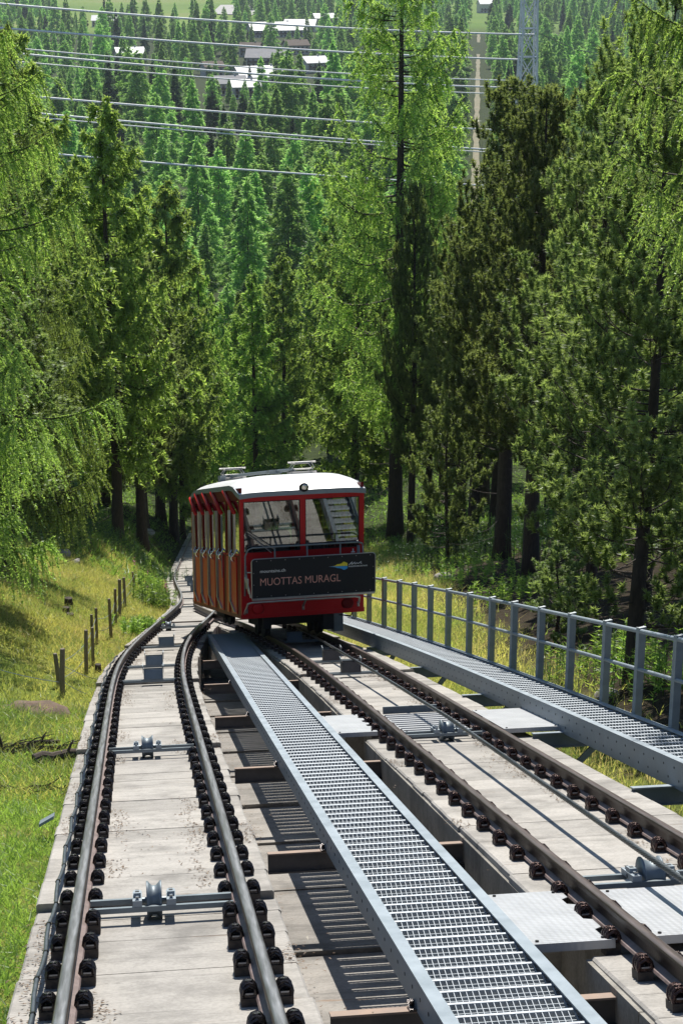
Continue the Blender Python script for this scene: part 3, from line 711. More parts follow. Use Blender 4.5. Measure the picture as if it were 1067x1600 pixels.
ring = [(float(x), rows[0][0] - .012, arch(x, rows[0][1], rows[0][2])) for x in xs] + [(HW + .035, y, z) for y, z, d in rows[1:-1]] + [(float(x), rows[-1][0] + .012, arch(x, rows[-1][1], rows[-1][2])) for x in xs[::-1]] + [(-(HW + .035), y, z) for y, z, d in rows[1:-1][::-1]]
n = len(ring); vs = [(x, y, z + .012) for x, y, z in ring] + [(x, y, z - .085) for x, y, z in ring] + [(x * .975, y + (.03 if y < 1 else -.03 if y > 5.5 else 0), z - .085) for x, y, z in ring]
m.add(vs, [(i, i + n, (i + 1) % n + n, (i + 1) % n) for i in range(n)] + [(i + n, i + 2 * n, (i + 1) % n + 2 * n, (i + 1) % n + n) for i in range(n)]); cb(m, 'gutter', 'gutter', roof)
# head lamp on the roof front
m = MB(); m.lathe((.02, -.10, 2.53), (0, 1, 0), [(0, .062), (0, .085), (.03, .088), (.16, .075)], 20); hl = cb(m, 'headlight', 'under', smooth=False)
m = MB(); m.lathe((.02, -.108, 2.53), (0, 1, 0), [(0, .01), (.001, .04), (.006, .066)], 20); cb(m, 'lens', 'chrome', hl, True)
# racks and boxes on the roof
for (rx, ry) in ((.47, 2.3), (-.52, 4.7)):
    m = MB(); z0 = Z_EAVE + .23
    m.box((rx - .26, ry - .18, z0), (rx + .26, ry + .18, z0 + .06))
    for sy in (-.14, .14):
        m.tube([(rx - .16, ry + sy, z0 + .06), (rx - .22, ry + sy, z0 + .15), (rx - .16, ry + sy, z0 + .23), (rx + .16, ry + sy, z0 + .23), (rx + .22, ry + sy, z0 + .15), (rx + .16, ry + sy, z0 + .06)], .014, 5)
        m.tube([(rx - .2, ry + sy, z0 + .11), (rx + .2, ry + sy, z0 + .11)], .012, 5)
    m.tube([(rx - .2, ry - .16, z0 + .24), (rx - .2, ry + .16, z0 + .24)], .013, 5); m.tube([(rx + .2, ry - .16, z0 + .24), (rx + .2, ry + .16, z0 + .24)], .013, 5)
    m.tube([(rx - .28, ry, z0 + .25), (rx + .28, ry, z0 + .25)], .018, 5)
    cb(m, 'current_collector', 'alu', roof)
m = MB(); m.tube([(-.72, 4.6, Z_EAVE + .28), (-.60, 4.6, Z_EAVE + .30), (-.30, 3.9, Z_EAVE + .32), (.10, 2.6, Z_EAVE + .33), (.3, 2.3, Z_EAVE + .33)], .035, 7); m.box((-.82, 4.45, Z_EAVE + .13), (-.70, 4.75, Z_EAVE + .33)); m.box((-.10, 2.7, Z_EAVE + .28), (.15, 3.1, Z_EAVE + .36)); cb(m, 'roof_conduit', 'galv_dark', roof, False)
# name board in front of the end wall
SX0, SX1, SZ0, SZ1, SY = -1.03, 1.30, .40, 1.17, -.36
def rrect(x0, x1, z0, z1, r, y):
    pts = []
    for cx, cz, a0 in ((x1 - r, z1 - r, 0), (x0 + r, z1 - r, 90), (x0 + .01, z0 + .01, 180), (x1 - .01, z0 + .01, 270)):
        rr = r if cz > (z0 + z1) / 2 else .01
        for k in range(6): a = math.radians(a0 + k * 18); pts.append((cx + rr * math.cos(a), y, cz + rr * math.sin(a)))
    return pts
m = MB(); m.prism(rrect(SX0, SX1, SZ0, SZ1, .06, SY), (0, .02, 0)); board = cb(m, 'name_board', 'black')
m = MB(); rp = rrect(SX0 - .006, SX1 + .006, SZ0 - .006, SZ1 + .006, .065, SY + .008); m.tube(rp + [rp[0]], .011, 6); m.box((SX0, SY - .01, SZ0 - .045), (SX1, SY + .03, SZ0 - .012)); cb(m, 'board_frame', 'alu', board)
m = MB()
for i in range(9):
    for z in (SZ0 + .035, SZ1 - .035): x = SX0 + .09 + i * (SX1 - SX0 - .18) / 8; m.lathe((x, SY - .004, z), (0, 1, 0), [(0, .006), (.004, .009)], 6)
for z in (SZ0 + .27, SZ0 + .50):
    for x in (SX0 + .03, SX1 - .03): m.lathe((x, SY - .004, z), (0, 1, 0), [(0, .006), (.004, .009)], 6)
tag(cb(m, 'rivet', 'alu', board), kind='stuff')
def text(s, x, z, width, height, mat, name, off=.003, shear=0, bold=0):
    c = bpy.data.curves.new(name, 'FONT'); c.body = s; c.size = 1; c.offset = bold; c.shear = shear; c.resolution_u = 4
    o = bpy.data.objects.new(name, c); COL.objects.link(o)
    bpy.context.view_layer.update()
    me = bpy.data.meshes.new_from_object(o.evaluated_get(bpy.context.evaluated_depsgraph_get()))
    bpy.data.objects.remove(o)
    co = np.empty(len(me.vertices) * 3); me.vertices.foreach_get('co', co); co = co.reshape(-1, 3)
    w = co[:, 0].max() - co[:, 0].min(); cap = .70
    fx = width / w; fz = height / cap; x_min = co[:, 0].min()
    new = [CX((x + (p[0] - x_min) * fx, SY - off, z + p[1] * fz)) for p in co]
    me.vertices.foreach_set('co', np.array(new, dtype=np.float32).reshape(-1)); me.materials.clear(); me.materials.append(MAT[mat]); me.update()
    return link(name, me, board)
# the photo pixel (px, py) on the board -> board coordinates
def bx(px): return SX0 + (px - 386) / (584.5 - 386) * (SX1 - SX0)
def bz(py, px): return SZ1 - (py - (874 - (px - 386) * .028)) / 63.0 * (SZ1 - SZ0)
text('mountains.ch', bx(399), bz(895.5, 399), bx(439.5) - bx(399), .062, 'white_letter', 'web_address', bold=.004)
text('MUOTTAS MURAGL', bx(399), bz(916.5, 399), bx(528.5) - bx(399), .148, 'copper_letter', 'lettering', bold=-.004)
text('ENGADIN MOUNTAINS', bx(541.5), bz(890.5, 541), bx(572) - bx(541.5), .026, 'white_letter', 'logo_lettering', bold=.012)
def flat(mb, pts): mb.add([(bx(px), SY - .003, bz(py, px)) for px, py in pts], [tuple(range(len(pts)))])
m = MB(); flat(m, [(509, 888.6), (517, 888.2), (520, 887.2), (523, 885.2), (527, 885.0), (530, 884.0), (533.5, 881.2), (536, 882.2), (539.8, 883.8), (539.8, 888.2)]); cb(m, 'logo_peak', 'yellow', board)
m = MB(); flat(m, [(509, 888.7), (539.8, 888.4), (539.8, 892.3), (536, 894.2), (533.5, 894.8), (530, 892.6), (526, 891.6), (523, 891.4), (520, 890.0)]); cb(m, 'logo_lake', 'blue', board)
m = MB()
sq = [(542, 887), (545, 884), (547.5, 881.5), (546, 885), (546.5, 886.5), (549, 884.5), (552, 882.5), (551, 885.5), (553, 885.5), (555, 883.5), (556, 885.2), (559, 884), (562, 881.5), (561, 885), (563, 884.5)]
m.tube([(bx(a), SY - .006, bz(b, a)) for a, b in sq], .0065, 4); cb(m, 'logo_script', 'white_letter', board)
m = MB(); m.add([(.93, -.004, 1.19), (1.0, -.004, 1.19), (1.0, -.004, 1.215), (.975, -.004, 1.215), (.975, -.004, 1.27), (.955, -.004, 1.27), (.955, -.004, 1.215), (.93, -.004, 1.215)], [tuple(range(8))]); cb(m, 'end_mark', 'white_letter')
# tubes of the end railing
m = MB(); z = 1.40
m.tube([(-1.12, -.08, .45), (-1.13, -.20, .9), (-1.13, -.24, 1.25), (-1.08, -.26, z - .03), (-1.0, -.26, z), (1.0, -.26, z), (1.08, -.24, z - .03), (1.12, -.1, z - .05)], .017, 7)
for x in (-.58, .03, .66): m.tube([(x, -.26, z), (x, -.28, SZ1 - .1)], .015, 6)
m.tube([(1.10, -.2, z - .05), (1.12, -.2, .95)], .013, 6); m.tube([(1.04, -.12, 1.05), (1.04, -.12, 1.33)], .03, 6); cb(m, 'end_railing', 'galv_dark', smooth=True)
m = MB()
m.tube([(-1.10, -.12, .95), (-1.12, -.30, .80), (-1.06, -.36, .42)], .016, 6); m.tube([(-1.10, -.10, 1.05), (-1.13, -.20, .80), (-1.08, -.3, .5)], .016, 6); m.tube([(-1.13, -.16, .92), (-1.03, -.34, .92)], .012, 6)
m.box((-1.12, -.34, .60), (-1.09, -.18, .80)); cb(m, 'side_ladder', 'alu')
m = MB(); m.tube([(-1.12, -.02, .08), (-1.12, -.14, .16), (-1.10, -.30, .30), (-1.02, -.33, .32), (.93, -.33, .32), (1.02, -.30, .30), (1.06, -.1, .18)], .022, 8)
for x in (-.02, ): m.tube([(x, -.33, .36), (x, -.33, .30), (x, -.18, .22), (x, -.1, .14)], .02, 6)
for x in (-1.10, -.02, 1.04): m.tube([(x, -.12, .20), (x, -.12, .10)], .026, 7)
cb(m, 'bumper_tube', 'alu', smooth=True)
for x in (-.86, .86):
    m = MB(); m.lathe((x, -.03, .17), (0, 1, 0), [(0, .02), (.006, .09), (.03, .12)], 18); cb(m, 'tail_lamp_cover', 'red_dark' if x > 0 else 'red', smooth=True)
m = MB(); m.tube([(-1.05, -.02, 1.72), (-.52, -.03, 1.33)], .012, 5); m.tube([(-1.03, -.03, 1.66), (-.60, -.035, 1.28)], .008, 4); cb(m, 'wiper', 'alu')
# inside: stepped floor rails, seat backs
for (x0, x1, y) in ((-.98, -.10, .75), (.08, .72, 1.0)):
    m = MB(); m.prism([(x0, y, .5), (x1, y, .5), (x1, y, 1.62), (x1 - .07, y, 1.70), (x0 + .07, y, 1.70), (x0, y, 1.62)], (0, .03, 0)); sb = cb(m, 'seat_back', 'seat')
    m = MB(); m.tube([(x0, y - .01, .5), (x0, y - .01, 1.62), (x0 + .07, y - .01, 1.71), (x1 - .07, y - .01, 1.71), (x1, y - .01, 1.62), (x1, y - .01, .5)], .014, 6); m.tube([((x0 + x1) / 2, y - .01, .5), ((x0 + x1) / 2, y - .01, 1.7)], .01, 5); cb(m, 'seat_frame', 'black', sb)
m = MB()
for x, a, b in ((.62, (.35, 2.30), (1.9, 1.35)), (.98, (.4, 2.3), (1.9, 1.35)), (.12, (.5, 2.2), (1.5, 1.4)), (-.86, (.5, 2.3), (.6, .5)), (.55, (.6, 2.3), (.65, .5)), (-.75, (1.9, 2.4), (1.95, .4))): m.tube([(x, a[0], a[1]), (x + .35 if x > .5 and b[1] > 1 else x, b[0] - .6 if b[0] > 1 else b[0], b[1])], .022, 6)
cb(m, 'inner_handrail', 'alu')
# running gear
m = MB(); m.box((-.72, .8, -.24), (.72, 1.9, -.04)); m.box((-.72, 4.9, -.30), (.72, 6.0, -.04)); m.box((-.10, .9, -.22), (.2, 6.2, -.03)); cb(m, 'bogie_frame', 'under')
for y in (1.0, 1.7, 5.1, 5.75):
    for x in (-.53, .53):
        m = MB(); m.lathe((x - .06, y, -.26), (1, 0, 0), [(0, .05), (0, .24), (.03, .24), (.03, .215), (.11, .215), (.11, .05)], 18); cb(m, 'wheel', 'under')
for q in (((.40, .02, -.34), (.60, .25, -.03)), ((.62, .10, -.40), (.80, .35, -.03)), ((-.75, .05, -.25), (-.6, .2, -.03))):
    m = MB(); m.box(*q); cb(m, 'brake_shoe', 'under' if q[0][0] < .6 else 'galv_dark')
m = MB(); m.tube([(.72, .1, -.06), (.95, .1, -.10), (.98, .1, -.03)], .015, 5); cb(m, 'hose', 'black')
#@@TREES
# ------------------------------------------------------------------ trees: trunk with limbs, crown of needle tufts
def strips(P, w):
    """thin twig strips along polylines P (n,k,3): one flat ribbon each, as triangles"""
    n, k, _ = P.shape
    side = unit(np.cross(P[:, -1] - P[:, 0], RNG.normal(size=(n, 3))))[:, None, :] * np.linspace(w, w * .3, k)[None, :, None]
    A, B = P + side, P - side
    t1 = np.stack([A[:, :-1], B[:, :-1], B[:, 1:]], 2).reshape(-1, 3, 3); t2 = np.stack([A[:, :-1], B[:, 1:], A[:, 1:]], 2).reshape(-1, 3, 3)
    return np.concatenate([t1, t2])
def spray(c, ax, L, w, spread, k):
    """k needle-bunch triangles from each point c (n,3), fanned round the axis ax (n,3)"""
    n = len(c); c = np.repeat(c, k, 0); ax = np.repeat(ax, k, 0)
    d = unit(ax + spread * RNG.normal(size=(n * k, 3))); L = L * RNG.uniform(.6, 1.25, (n * k, 1))
    side = unit(np.cross(d, RNG.normal(size=(n * k, 3)))) * (w * RNG.uniform(.7, 1.3, (n * k, 1)))
    return np.stack([c - side, c + side, c + d * L], 1)
def limb_curves(h, az, L, lift, sag, up, k=8):
    """branch centre lines (n,k,3) leaving the trunk axis at the heights h"""
    t = np.linspace(0, 1, k)[None, :]
    out = L[:, None] * (t - .08 * t ** 2)
    z = h[:, None] + L[:, None] * (lift[:, None] * t - sag[:, None] * t * (1.6 - t) + up[:, None] * t ** 3)
    wig = np.cumsum(RNG.normal(0, .05, (len(h), k)), 1) * L[:, None] * .25 * t
    x = np.cos(az)[:, None] * out - np.sin(az)[:, None] * wig; y = np.sin(az)[:, None] * out + np.cos(az)[:, None] * wig
    return np.stack([x, y, z], -1)
def along(P, b, t):
    """points and tangents on the curves P[b] at the parameters t"""
    k = P.shape[1]; f = t * (k - 1); i = np.minimum(f.astype(int), k - 2); fr = (f - i)[:, None]
    a, c = P[b, i], P[b, i + 1]; return a + (c - a) * fr, unit(c - a)
def trunk_mb(H, r0, lean, sides=9, seed=0, top=1.0):
    rr = random.Random(seed); m = MB(); pts = []; rad = []
    n = 14
    for i in range(n):
        t = i / (n - 1) * top
        pts.append((lean[0] * t * H + .05 * math.sin(t * 7 + seed), lean[1] * t * H + .05 * math.cos(t * 6 + seed), -.6 + t * (H + .6)))
        rad.append(max(.012, r0 * ((1 - t) ** .85 + .35 * math.exp(-t * 28))))
    m.tube(pts, rad, sides); return m
def limbs_mb(m, P, r0, shift, n=3):
    for i, p in enumerate(P):
        r = r0[i]; m.tube(p + shift(p[0, 2]), np.linspace(r, r * .25, len(p)), n, cap=False)
LEANF = lambda lean, H: (lambda z: np.array([lean[0] * z, lean[1] * z, 0]))
def larch(name, H, cb, R, nb, ntw, ntf, ntri, tl, tw, r0=.25, hang=.7, lean=(0, 0), seed=0, ribbons=True, twl=.55, mat='larch', bare=6, spike=.8, limb_r=1.0, upk=1.0, tight=.75):
    """drooping larch; cb height of the lowest limb, R crown radius, nb limbs, ntw twigs a limb, ntf tufts a twig"""
    global RNG; RNG = np.random.default_rng(seed)
    q = ((RNG.permutation(nb) + RNG.random(nb)) / nb) ** .95; q[:1] = .99
    h = cb + (H - cb) * q * .985; az = np.arange(nb) * 2.39996 + RNG.normal(0, .4, nb)
    prof = np.clip((1 - q) ** spike, .05, 1) * np.clip(.55 + q * 2.2, 0, 1)
    L = R * prof * RNG.uniform(.62, 1.15, nb) + .12
    P = limb_curves(h, az, L, RNG.uniform(-.12, .22, nb) + .25 * q, .32 * (1 - q) + .08, RNG.uniform(.25, .55, nb) * upk)
    sh = LEANF(lean, H); P = P + np.stack([lean[0] * h, lean[1] * h, 0 * h], -1)[:, None, :]
    m = trunk_mb(H, r0, lean, seed=seed)
    limbs_mb(m, P, limb_r * (.012 + .018 * L), lambda z: 0)
    if bare:                                        # dead lower limbs
        hb = np.linspace(cb * .35, cb * 1.0, bare); PB = limb_curves(hb, RNG.uniform(0, 6.28, bare), RNG.uniform(.4, .9, bare) * R, RNG.uniform(-.1, .1, bare), np.full(bare, .2), np.full(bare, .1)) + np.stack([lean[0] * hb, lean[1] * hb, 0 * hb], -1)[:, None, :]
        limbs_mb(m, PB, np.full(bare, .018), lambda z: 0)
    cnt = np.maximum(3, (ntw * (L / R) ** .9).astype(int)); b = np.repeat(np.arange(nb), cnt); t = RNG.uniform(.12, 1, len(b)) ** .8
    o, tg = along(P, b, t)
    side = unit(np.cross(tg, [0, 0, 1.0])) * np.where(RNG.random(len(b)) < .5, 1, -1)[:, None]
    hg = RNG.random(len(b))[:, None]
    d = unit(tg * .55 + side * (1 - hg * .7) + np.array([0, 0, -1.0]) * hg * hang * 1.4 + .25 * RNG.normal(size=(len(b), 3)))
    tlen = twl * (.4 + .6 * np.minimum(1, L[b] / R * 1.4)) * RNG.uniform(.5, 1.2, len(b)) * (1 - .35 * t)
    k = 5; s = np.linspace(0, 1, k)[None, :, None]
    TP = o[:, None, :] + d[:, None, :] * tlen[:, None, None] * s + np.array([0, 0, -1.0]) * (hang * tlen[:, None, None] * s ** 2 * .8)
    bb = np.repeat(np.arange(len(b)), ntf); tt = (np.tile(np.arange(ntf), len(b)) + RNG.random(len(bb))) / ntf
    c, ta = along(TP, bb, tt)
    tri = spray(c, ta * .8, tl, tw, tight, ntri)
    # needles on the limb itself
    bl = np.repeat(np.arange(nb), np.maximum(4, (ntf * 5 * L / R).astype(int))); c2, ta2 = along(P, bl, RNG.uniform(.25, 1, len(bl)))
    tri2 = spray(c2, ta2 * .4 + [0, 0, .3], tl, tw, .9, ntri)
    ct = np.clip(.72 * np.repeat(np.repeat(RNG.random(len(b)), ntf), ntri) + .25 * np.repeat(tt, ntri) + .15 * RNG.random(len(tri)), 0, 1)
    tris = [tri, tri2]; mi = [np.zeros(len(tri) + len(tri2))]; tint = [ct, RNG.random(len(tri2))]
    if ribbons:
        st = strips(TP, .004 if tl < .1 else .008); tris.append(st); mi.append(np.ones(len(st))); tint.append(np.zeros(len(st)))
    crown = tri_mesh(name + '_crown', np.concatenate(tris), [mat, 'twig'], np.concatenate(mi), np.concatenate(tint))
    return m.mesh(name + '_trunk', 'bark', True), crown
def pine(name, H, cb, R, nb, ncl, nneedle, nl, nw, r0=.22, lean=(0, 0), seed=0, mat='pine', bare=14, shape=.55, cones=True, clr=.11, limb=1.0):
    """stone pine: upswept limbs that carry dense brushes of needles at the ends of their twigs"""
    global RNG; RNG = np.random.default_rng(seed)
    q = (RNG.permutation(nb) + RNG.random(nb)) / nb; q[0] = .985
    h = cb + (H - cb) * q * .97; az = np.arange(nb) * 2.39996 + RNG.normal(0, .5, nb)
    prof = np.clip((1 - q) ** shape, .10, 1) * np.clip(.6 + 1.6 * q, 0, 1)
    L = R * prof * RNG.uniform(.55, 1.15, nb)
    P = limb_curves(h, az, L, RNG.uniform(-.05, .25, nb) + .45 * q, np.full(nb, .12), RNG.uniform(.25, .6, nb) + .3 * q)
    P = P + np.stack([lean[0] * h, lean[1] * h, 0 * h], -1)[:, None, :]
    m = trunk_mb(H, r0, lean, seed=seed); limbs_mb(m, P, limb * (.014 + .014 * L), lambda z: 0)
    if bare:
        hb = np.linspace(cb * .25, cb + (H - cb) * .5, bare); PB = limb_curves(hb, RNG.uniform(0, 6.28, bare), RNG.uniform(.3, .75, bare) * R, RNG.uniform(-.1, .15, bare), np.full(bare, .15), np.full(bare, .1)) + np.stack([lean[0] * hb, lean[1] * hb, 0 * hb], -1)[:, None, :]
        limbs_mb(m, PB, np.full(bare, .015), lambda z: 0)
    cnt = np.maximum(3, (ncl * (L / R)).astype(int)); b = np.repeat(np.arange(nb), cnt); t = 1 - RNG.random(len(b)) ** 1.5 * .72
    o, tg = along(P, b, t)
    d = unit(tg * .8 + RNG.normal(size=(len(b), 3)) * [.75, .75, .35] + [0, 0, .35])
    tlen = RNG.uniform(.12, .6, len(b)) * (.35 + .65 * np.minimum(1, L[b] / R * 1.5)) * R * .32
    k = 4; s = np.linspace(0, 1, k)[None, :, None]
    TP = o[:, None, :] + d[:, None, :] * tlen[:, None, None] * s + np.array([0, 0, 1.0]) * (tlen[:, None, None] * .45 * s ** 2)
    ax = unit(TP[:, -1] - TP[:, -2] + [0, 0, .15])
    # a brush: bundles along the last stretch of the twig
    nb_ = 4; f = np.linspace(-.9, 1, nb_)[None, :, None]
    c = (TP[:, -1][:, None, :] + ax[:, None, :] * f * clr).reshape(-1, 3); a2 = np.repeat(ax, nb_, 0)
    per = max(2, nneedle // nb_)
    tri = spray(c, a2 * .75, nl, nw, .85, per)
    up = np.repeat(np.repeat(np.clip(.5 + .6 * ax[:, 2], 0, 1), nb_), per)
    tint = np.clip(.02 + .55 * np.repeat(RNG.random(len(b)), nb_ * per) + .25 * up + .15 * RNG.random(len(tri)) + .12 * np.tile(np.repeat(np.linspace(-1, 1, nb_), per), len(b)), 0, 1)  # upturned brushes and tips tinted paler, as if catching the sun
    st = strips(TP, .006); tris = [tri, st]; mi = [np.zeros(len(tri)), np.ones(len(st))]; tn = [tint, np.zeros(len(st))]
    if cones:                                       # brown buds and dead brushes
        pick = RNG.random(len(b)) < .05; c3 = TP[pick, -1] + ax[pick] * .03
        t3 = spray(c3, ax[pick], .06, .016, .6, 8); tris.append(t3); mi.append(np.full(len(t3), 2)); tn.append(RNG.random(len(t3)))
    crown = tri_mesh(name + '_crown', np.concatenate(tris), [mat, 'twig', 'litter'], np.concatenate(mi), np.concatenate(tn))
    return m.mesh(name + '_trunk', 'bark', True), crown
def cone_tree(name, H, R, n, L, w, mat, seed, cb=.12, r0=.2, droop=.5, power=.85):
    """a tree far off: needle sprays spread on whorled limbs through the crown"""
    global RNG; RNG = np.random.default_rng(seed)
    nb = 110; q = np.clip(np.linspace(0, 1, nb) + RNG.normal(0, .012, nb), 0, 1); hb = (cb + (1 - cb) * q) * H; az = np.arange(nb) * 2.4 + RNG.normal(0, .4, nb)
    Lb = R * (np.clip((1 - q) ** power, .03, 1)) * np.clip(.5 + 3 * q, 0, 1) * RNG.uniform(.65, 1.15, nb)
    wts = Lb / Lb.sum(); b = RNG.choice(nb, n, p=wts); t = RNG.random(n) ** .6
    out = Lb[b] * t; a = az[b] + RNG.normal(0, .28, n) * (1.3 - t)
    c = np.stack([np.cos(a) * out, np.sin(a) * out, hb[b] - droop * out * .35 + RNG.normal(0, .12, n) - .25 * RNG.random(n) * R * .5], -1)
    ax = unit(np.stack([np.cos(a), np.sin(a), -droop * np.ones(n) + .3 * RNG.normal(size=n)], -1))
    tri = spray(c, ax, L, w, .45, 2)
    top = spray(np.tile([[0, 0, H - .5]], (10, 1)) + RNG.normal(0, .06, (10, 3)) * [1, 1, 3], np.tile([[0, 0, 1.0]], (10, 1)), L * .8, w * .6, .25, 2)
    tris = np.concatenate([tri, top]); tint = np.clip(np.concatenate([np.repeat(.15 + .5 * RNG.random(nb)[b] + .2 * t, 2), np.full(len(top), .6)]) + .2 * RNG.random(len(tris)), 0, 1)
    crown = tri_mesh(name + '_crown', tris, [mat], None, tint)
    return trunk_mb(H, r0, (0, 0), 6, seed).mesh(name + '_trunk', 'bark', True), crown
def plant_tree(meshes, name, label, loc, group=None, scale=1.0, rz=0.0, cat='tree'):
    sc = (scale, scale, scale) if isinstance(scale, (int, float)) else scale
    t = thing(name, label, cat, loc, group); t.scale = sc; t.rotation_euler = (0, 0, rz)
    link('trunk', meshes[0], t); link('crown', meshes[1], t); return t

# near trees
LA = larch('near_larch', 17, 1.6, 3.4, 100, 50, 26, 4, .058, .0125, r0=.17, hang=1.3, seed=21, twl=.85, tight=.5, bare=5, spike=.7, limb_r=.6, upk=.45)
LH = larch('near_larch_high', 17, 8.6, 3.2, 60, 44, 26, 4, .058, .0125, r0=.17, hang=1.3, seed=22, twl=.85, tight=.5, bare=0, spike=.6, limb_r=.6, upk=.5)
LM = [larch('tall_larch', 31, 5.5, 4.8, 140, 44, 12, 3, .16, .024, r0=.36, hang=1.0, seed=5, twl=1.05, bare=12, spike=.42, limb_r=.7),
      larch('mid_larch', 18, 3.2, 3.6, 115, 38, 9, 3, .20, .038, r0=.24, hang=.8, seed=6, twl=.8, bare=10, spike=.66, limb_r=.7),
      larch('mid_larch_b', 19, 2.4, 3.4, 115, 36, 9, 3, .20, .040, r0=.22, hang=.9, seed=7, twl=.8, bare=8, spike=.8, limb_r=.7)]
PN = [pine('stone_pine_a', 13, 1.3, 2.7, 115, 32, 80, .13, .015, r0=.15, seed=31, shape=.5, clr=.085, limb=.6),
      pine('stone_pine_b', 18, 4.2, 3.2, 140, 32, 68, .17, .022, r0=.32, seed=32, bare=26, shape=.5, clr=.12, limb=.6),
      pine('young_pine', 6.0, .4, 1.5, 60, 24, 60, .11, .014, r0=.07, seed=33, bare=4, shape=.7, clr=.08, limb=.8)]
near = []
def nt_(meshes, name, label, px, Y, top, wid=1.0, rz=0):
    p = on_ground(px, Y); H = {0: 17}.get(0); H = max(v.co.z for v in meshes[0].vertices)
    sz = (at(px, top, Y).z - p.z) / H
    near.append((p.x, p.y)); return plant_tree(meshes, name, label, p, None, (wid, wid, sz), rz)
nt_(LA, 'larch_tree', 'nearest bright green larch hanging its lowest branches over the meadow with the fence', -52, 32, -330, 1.05, .3)
nt_(LA, 'larch_tree', 'bright larch behind the nearest one at the edge of the meadow', 12, 46, -120, 1.05, 2.2)
nt_(LM[1], 'larch_tree', 'larch with bare straight dark trunk left of the track bend', 184, 74, 150, 1.1, 0.4)
nt_(LM[1], 'larch_tree', 'rounded larch standing on the bank beside the track bend, its stem bare below', 273, 100, 283, 1.2, 1.7)
nt_(LM[2], 'larch_tree', 'thin leaning larch just behind the pale stem by the track bend', 286, 104, 430, .85, 2.9)
nt_(LM[2], 'larch_tree', 'slim brown-stemmed larch between the big meadow larch and the bare dark trunk', 140, 84, 330, .95, 4.1)
nt_(LM[0], 'larch_tree', 'tallest larch, its long dark trunk rising out of the top of the view', 619, 88, -170, 1.1, 1.0)
nt_(LM[2], 'larch_tree', 'forked larch just behind the tallest one', 668, 97, 125, 1.0, .3)
nt_(PN[1], 'pine_tree', 'dark stone pine crowding the trunk of the tallest larch', 643, 80, 290, .62, 2.0)
nt_(PN[1], 'pine_tree', 'thick-trunked stone pine, farther of the two close pines behind the handrail', 785, 57, 128, .95, .5)
nt_(PN[1], 'pine_tree', 'thick-trunked stone pine, nearer of the two close pines behind the handrail', 832, 49, 142, .82, 3.6)
nt_(PN[0], 'pine_tree', 'stone pine with slender stem close behind the end of the handrail', 1005, 25, 120, .95, 1.2).rotation_euler[1] = .05
nt_(PN[0], 'pine_tree', 'bushy stone pine with lit branch tips behind the handrail', 925, 40, 92, 1.0, 4.0)
nt_(PN[0], 'pine_tree', 'dense tall stone pine behind the slender stem at the edge of the wood', 1010, 36, -30, 1.05, 5.0)
nt_(PN[2], 'pine_tree', 'young stone pine catching the light in front of the two thick pine trunks', 697, 62, 590, 1.35, .7)
nt_(PN[2], 'pine_tree', 'thin sapling pine beside the handrail posts', 876, 33, 850, .7, 2.5)
nt_(LH, 'larch_tree', 'bright larch reaching in with drooping sprays above the stone pines', 1190, 20, -420, .8, 1.0)
nt_(PN[1], 'pine_tree', 'stone pine in the deep shade behind the two close pines', 740, 72, 330, .9, 1.0)
nt_(PN[1], 'pine_tree', 'shaded stone pine deep behind the bushy one', 905, 62, 230, 1.0, 5.2)
nt_(PN[1], 'pine_tree', 'shaded stone pine at the outer edge of the wood', 1035, 55, 120, 1.0, 2.8)
nt_(LM[1], 'larch_tree', 'larch in the shade behind the big meadow larch', 60, 66, 40, 1.1, 3.0)
nt_(LM[2], 'larch_tree', 'larch with sunlit rounded top standing clear above the car roof', 400, 118, 425, 1.1, 1.1)
nt_(LM[1], 'larch_tree', 'larch with thin straight stem between the roof racks of the car', 445, 124, 395, 1.0, 2.1)
nt_(LM[1], 'larch_tree', 'broad bright larch just on the car side of the tallest trunk', 556, 100, 315, 1.15, 2.6)
for i, (px, Y, top, w) in enumerate(((718, 84, 420, .9), (775, 76, 330, 1.0), (862, 72, 300, 1.05), (948, 78, 300, 1.05), (1002, 66, 260, 1.05), (1058, 72, 240, 1.1), (830, 92, 380, 1.0), (900, 96, 380, 1.0), (980, 98, 360, 1.1), (755, 100, 430, 1.0), (690, 108, 480, .9))):
    nt_(PN[1], 'pine_tree', 'dark stone pine deep in the shaded wood behind the close pines', px, Y, top, w, i * 1.3); COL.objects['pine_tree' + ('.%03d' % (len([o for o in COL.objects if o.name.startswith('pine_tree')]) - 1))]['group'] = 'pines deep in the shaded wood'
for i, (px, Y, top, w) in enumerate(((95, 92, 330, 1.1), (165, 98, 380, 1.1), (225, 92, 400, 1.0), (250, 104, 430, 1.0), (45, 80, 300, 1.1), (105, 79, 400, 1.0), (222, 83, 440, .9), (-30, 52, 180, 1.1), (-8, 47, 330, .9), (-35, 37, 420, .8))):  # last three stand past the left edge, added to shade the meadow
    nt_(PN[1], 'pine_tree', 'dark conifer in the deep shade behind the bare larch trunks', px, Y, top, w, i * 1.7); COL.objects['pine_tree' + ('.%03d' % (len([o for o in COL.objects if o.name.startswith('pine_tree')]) - 1))]['group'] = 'conifers behind the bare larch trunks'
nt_(LM[2], 'larch_tree', 'larch with dark stem next to the roof rack at the far end', 380, 130, 470, .95, 5.1)
nt_(LM[1], 'larch_tree', 'larch with dark stem rising behind the far corner of the car', 318, 112, 400, .9, 3.3)

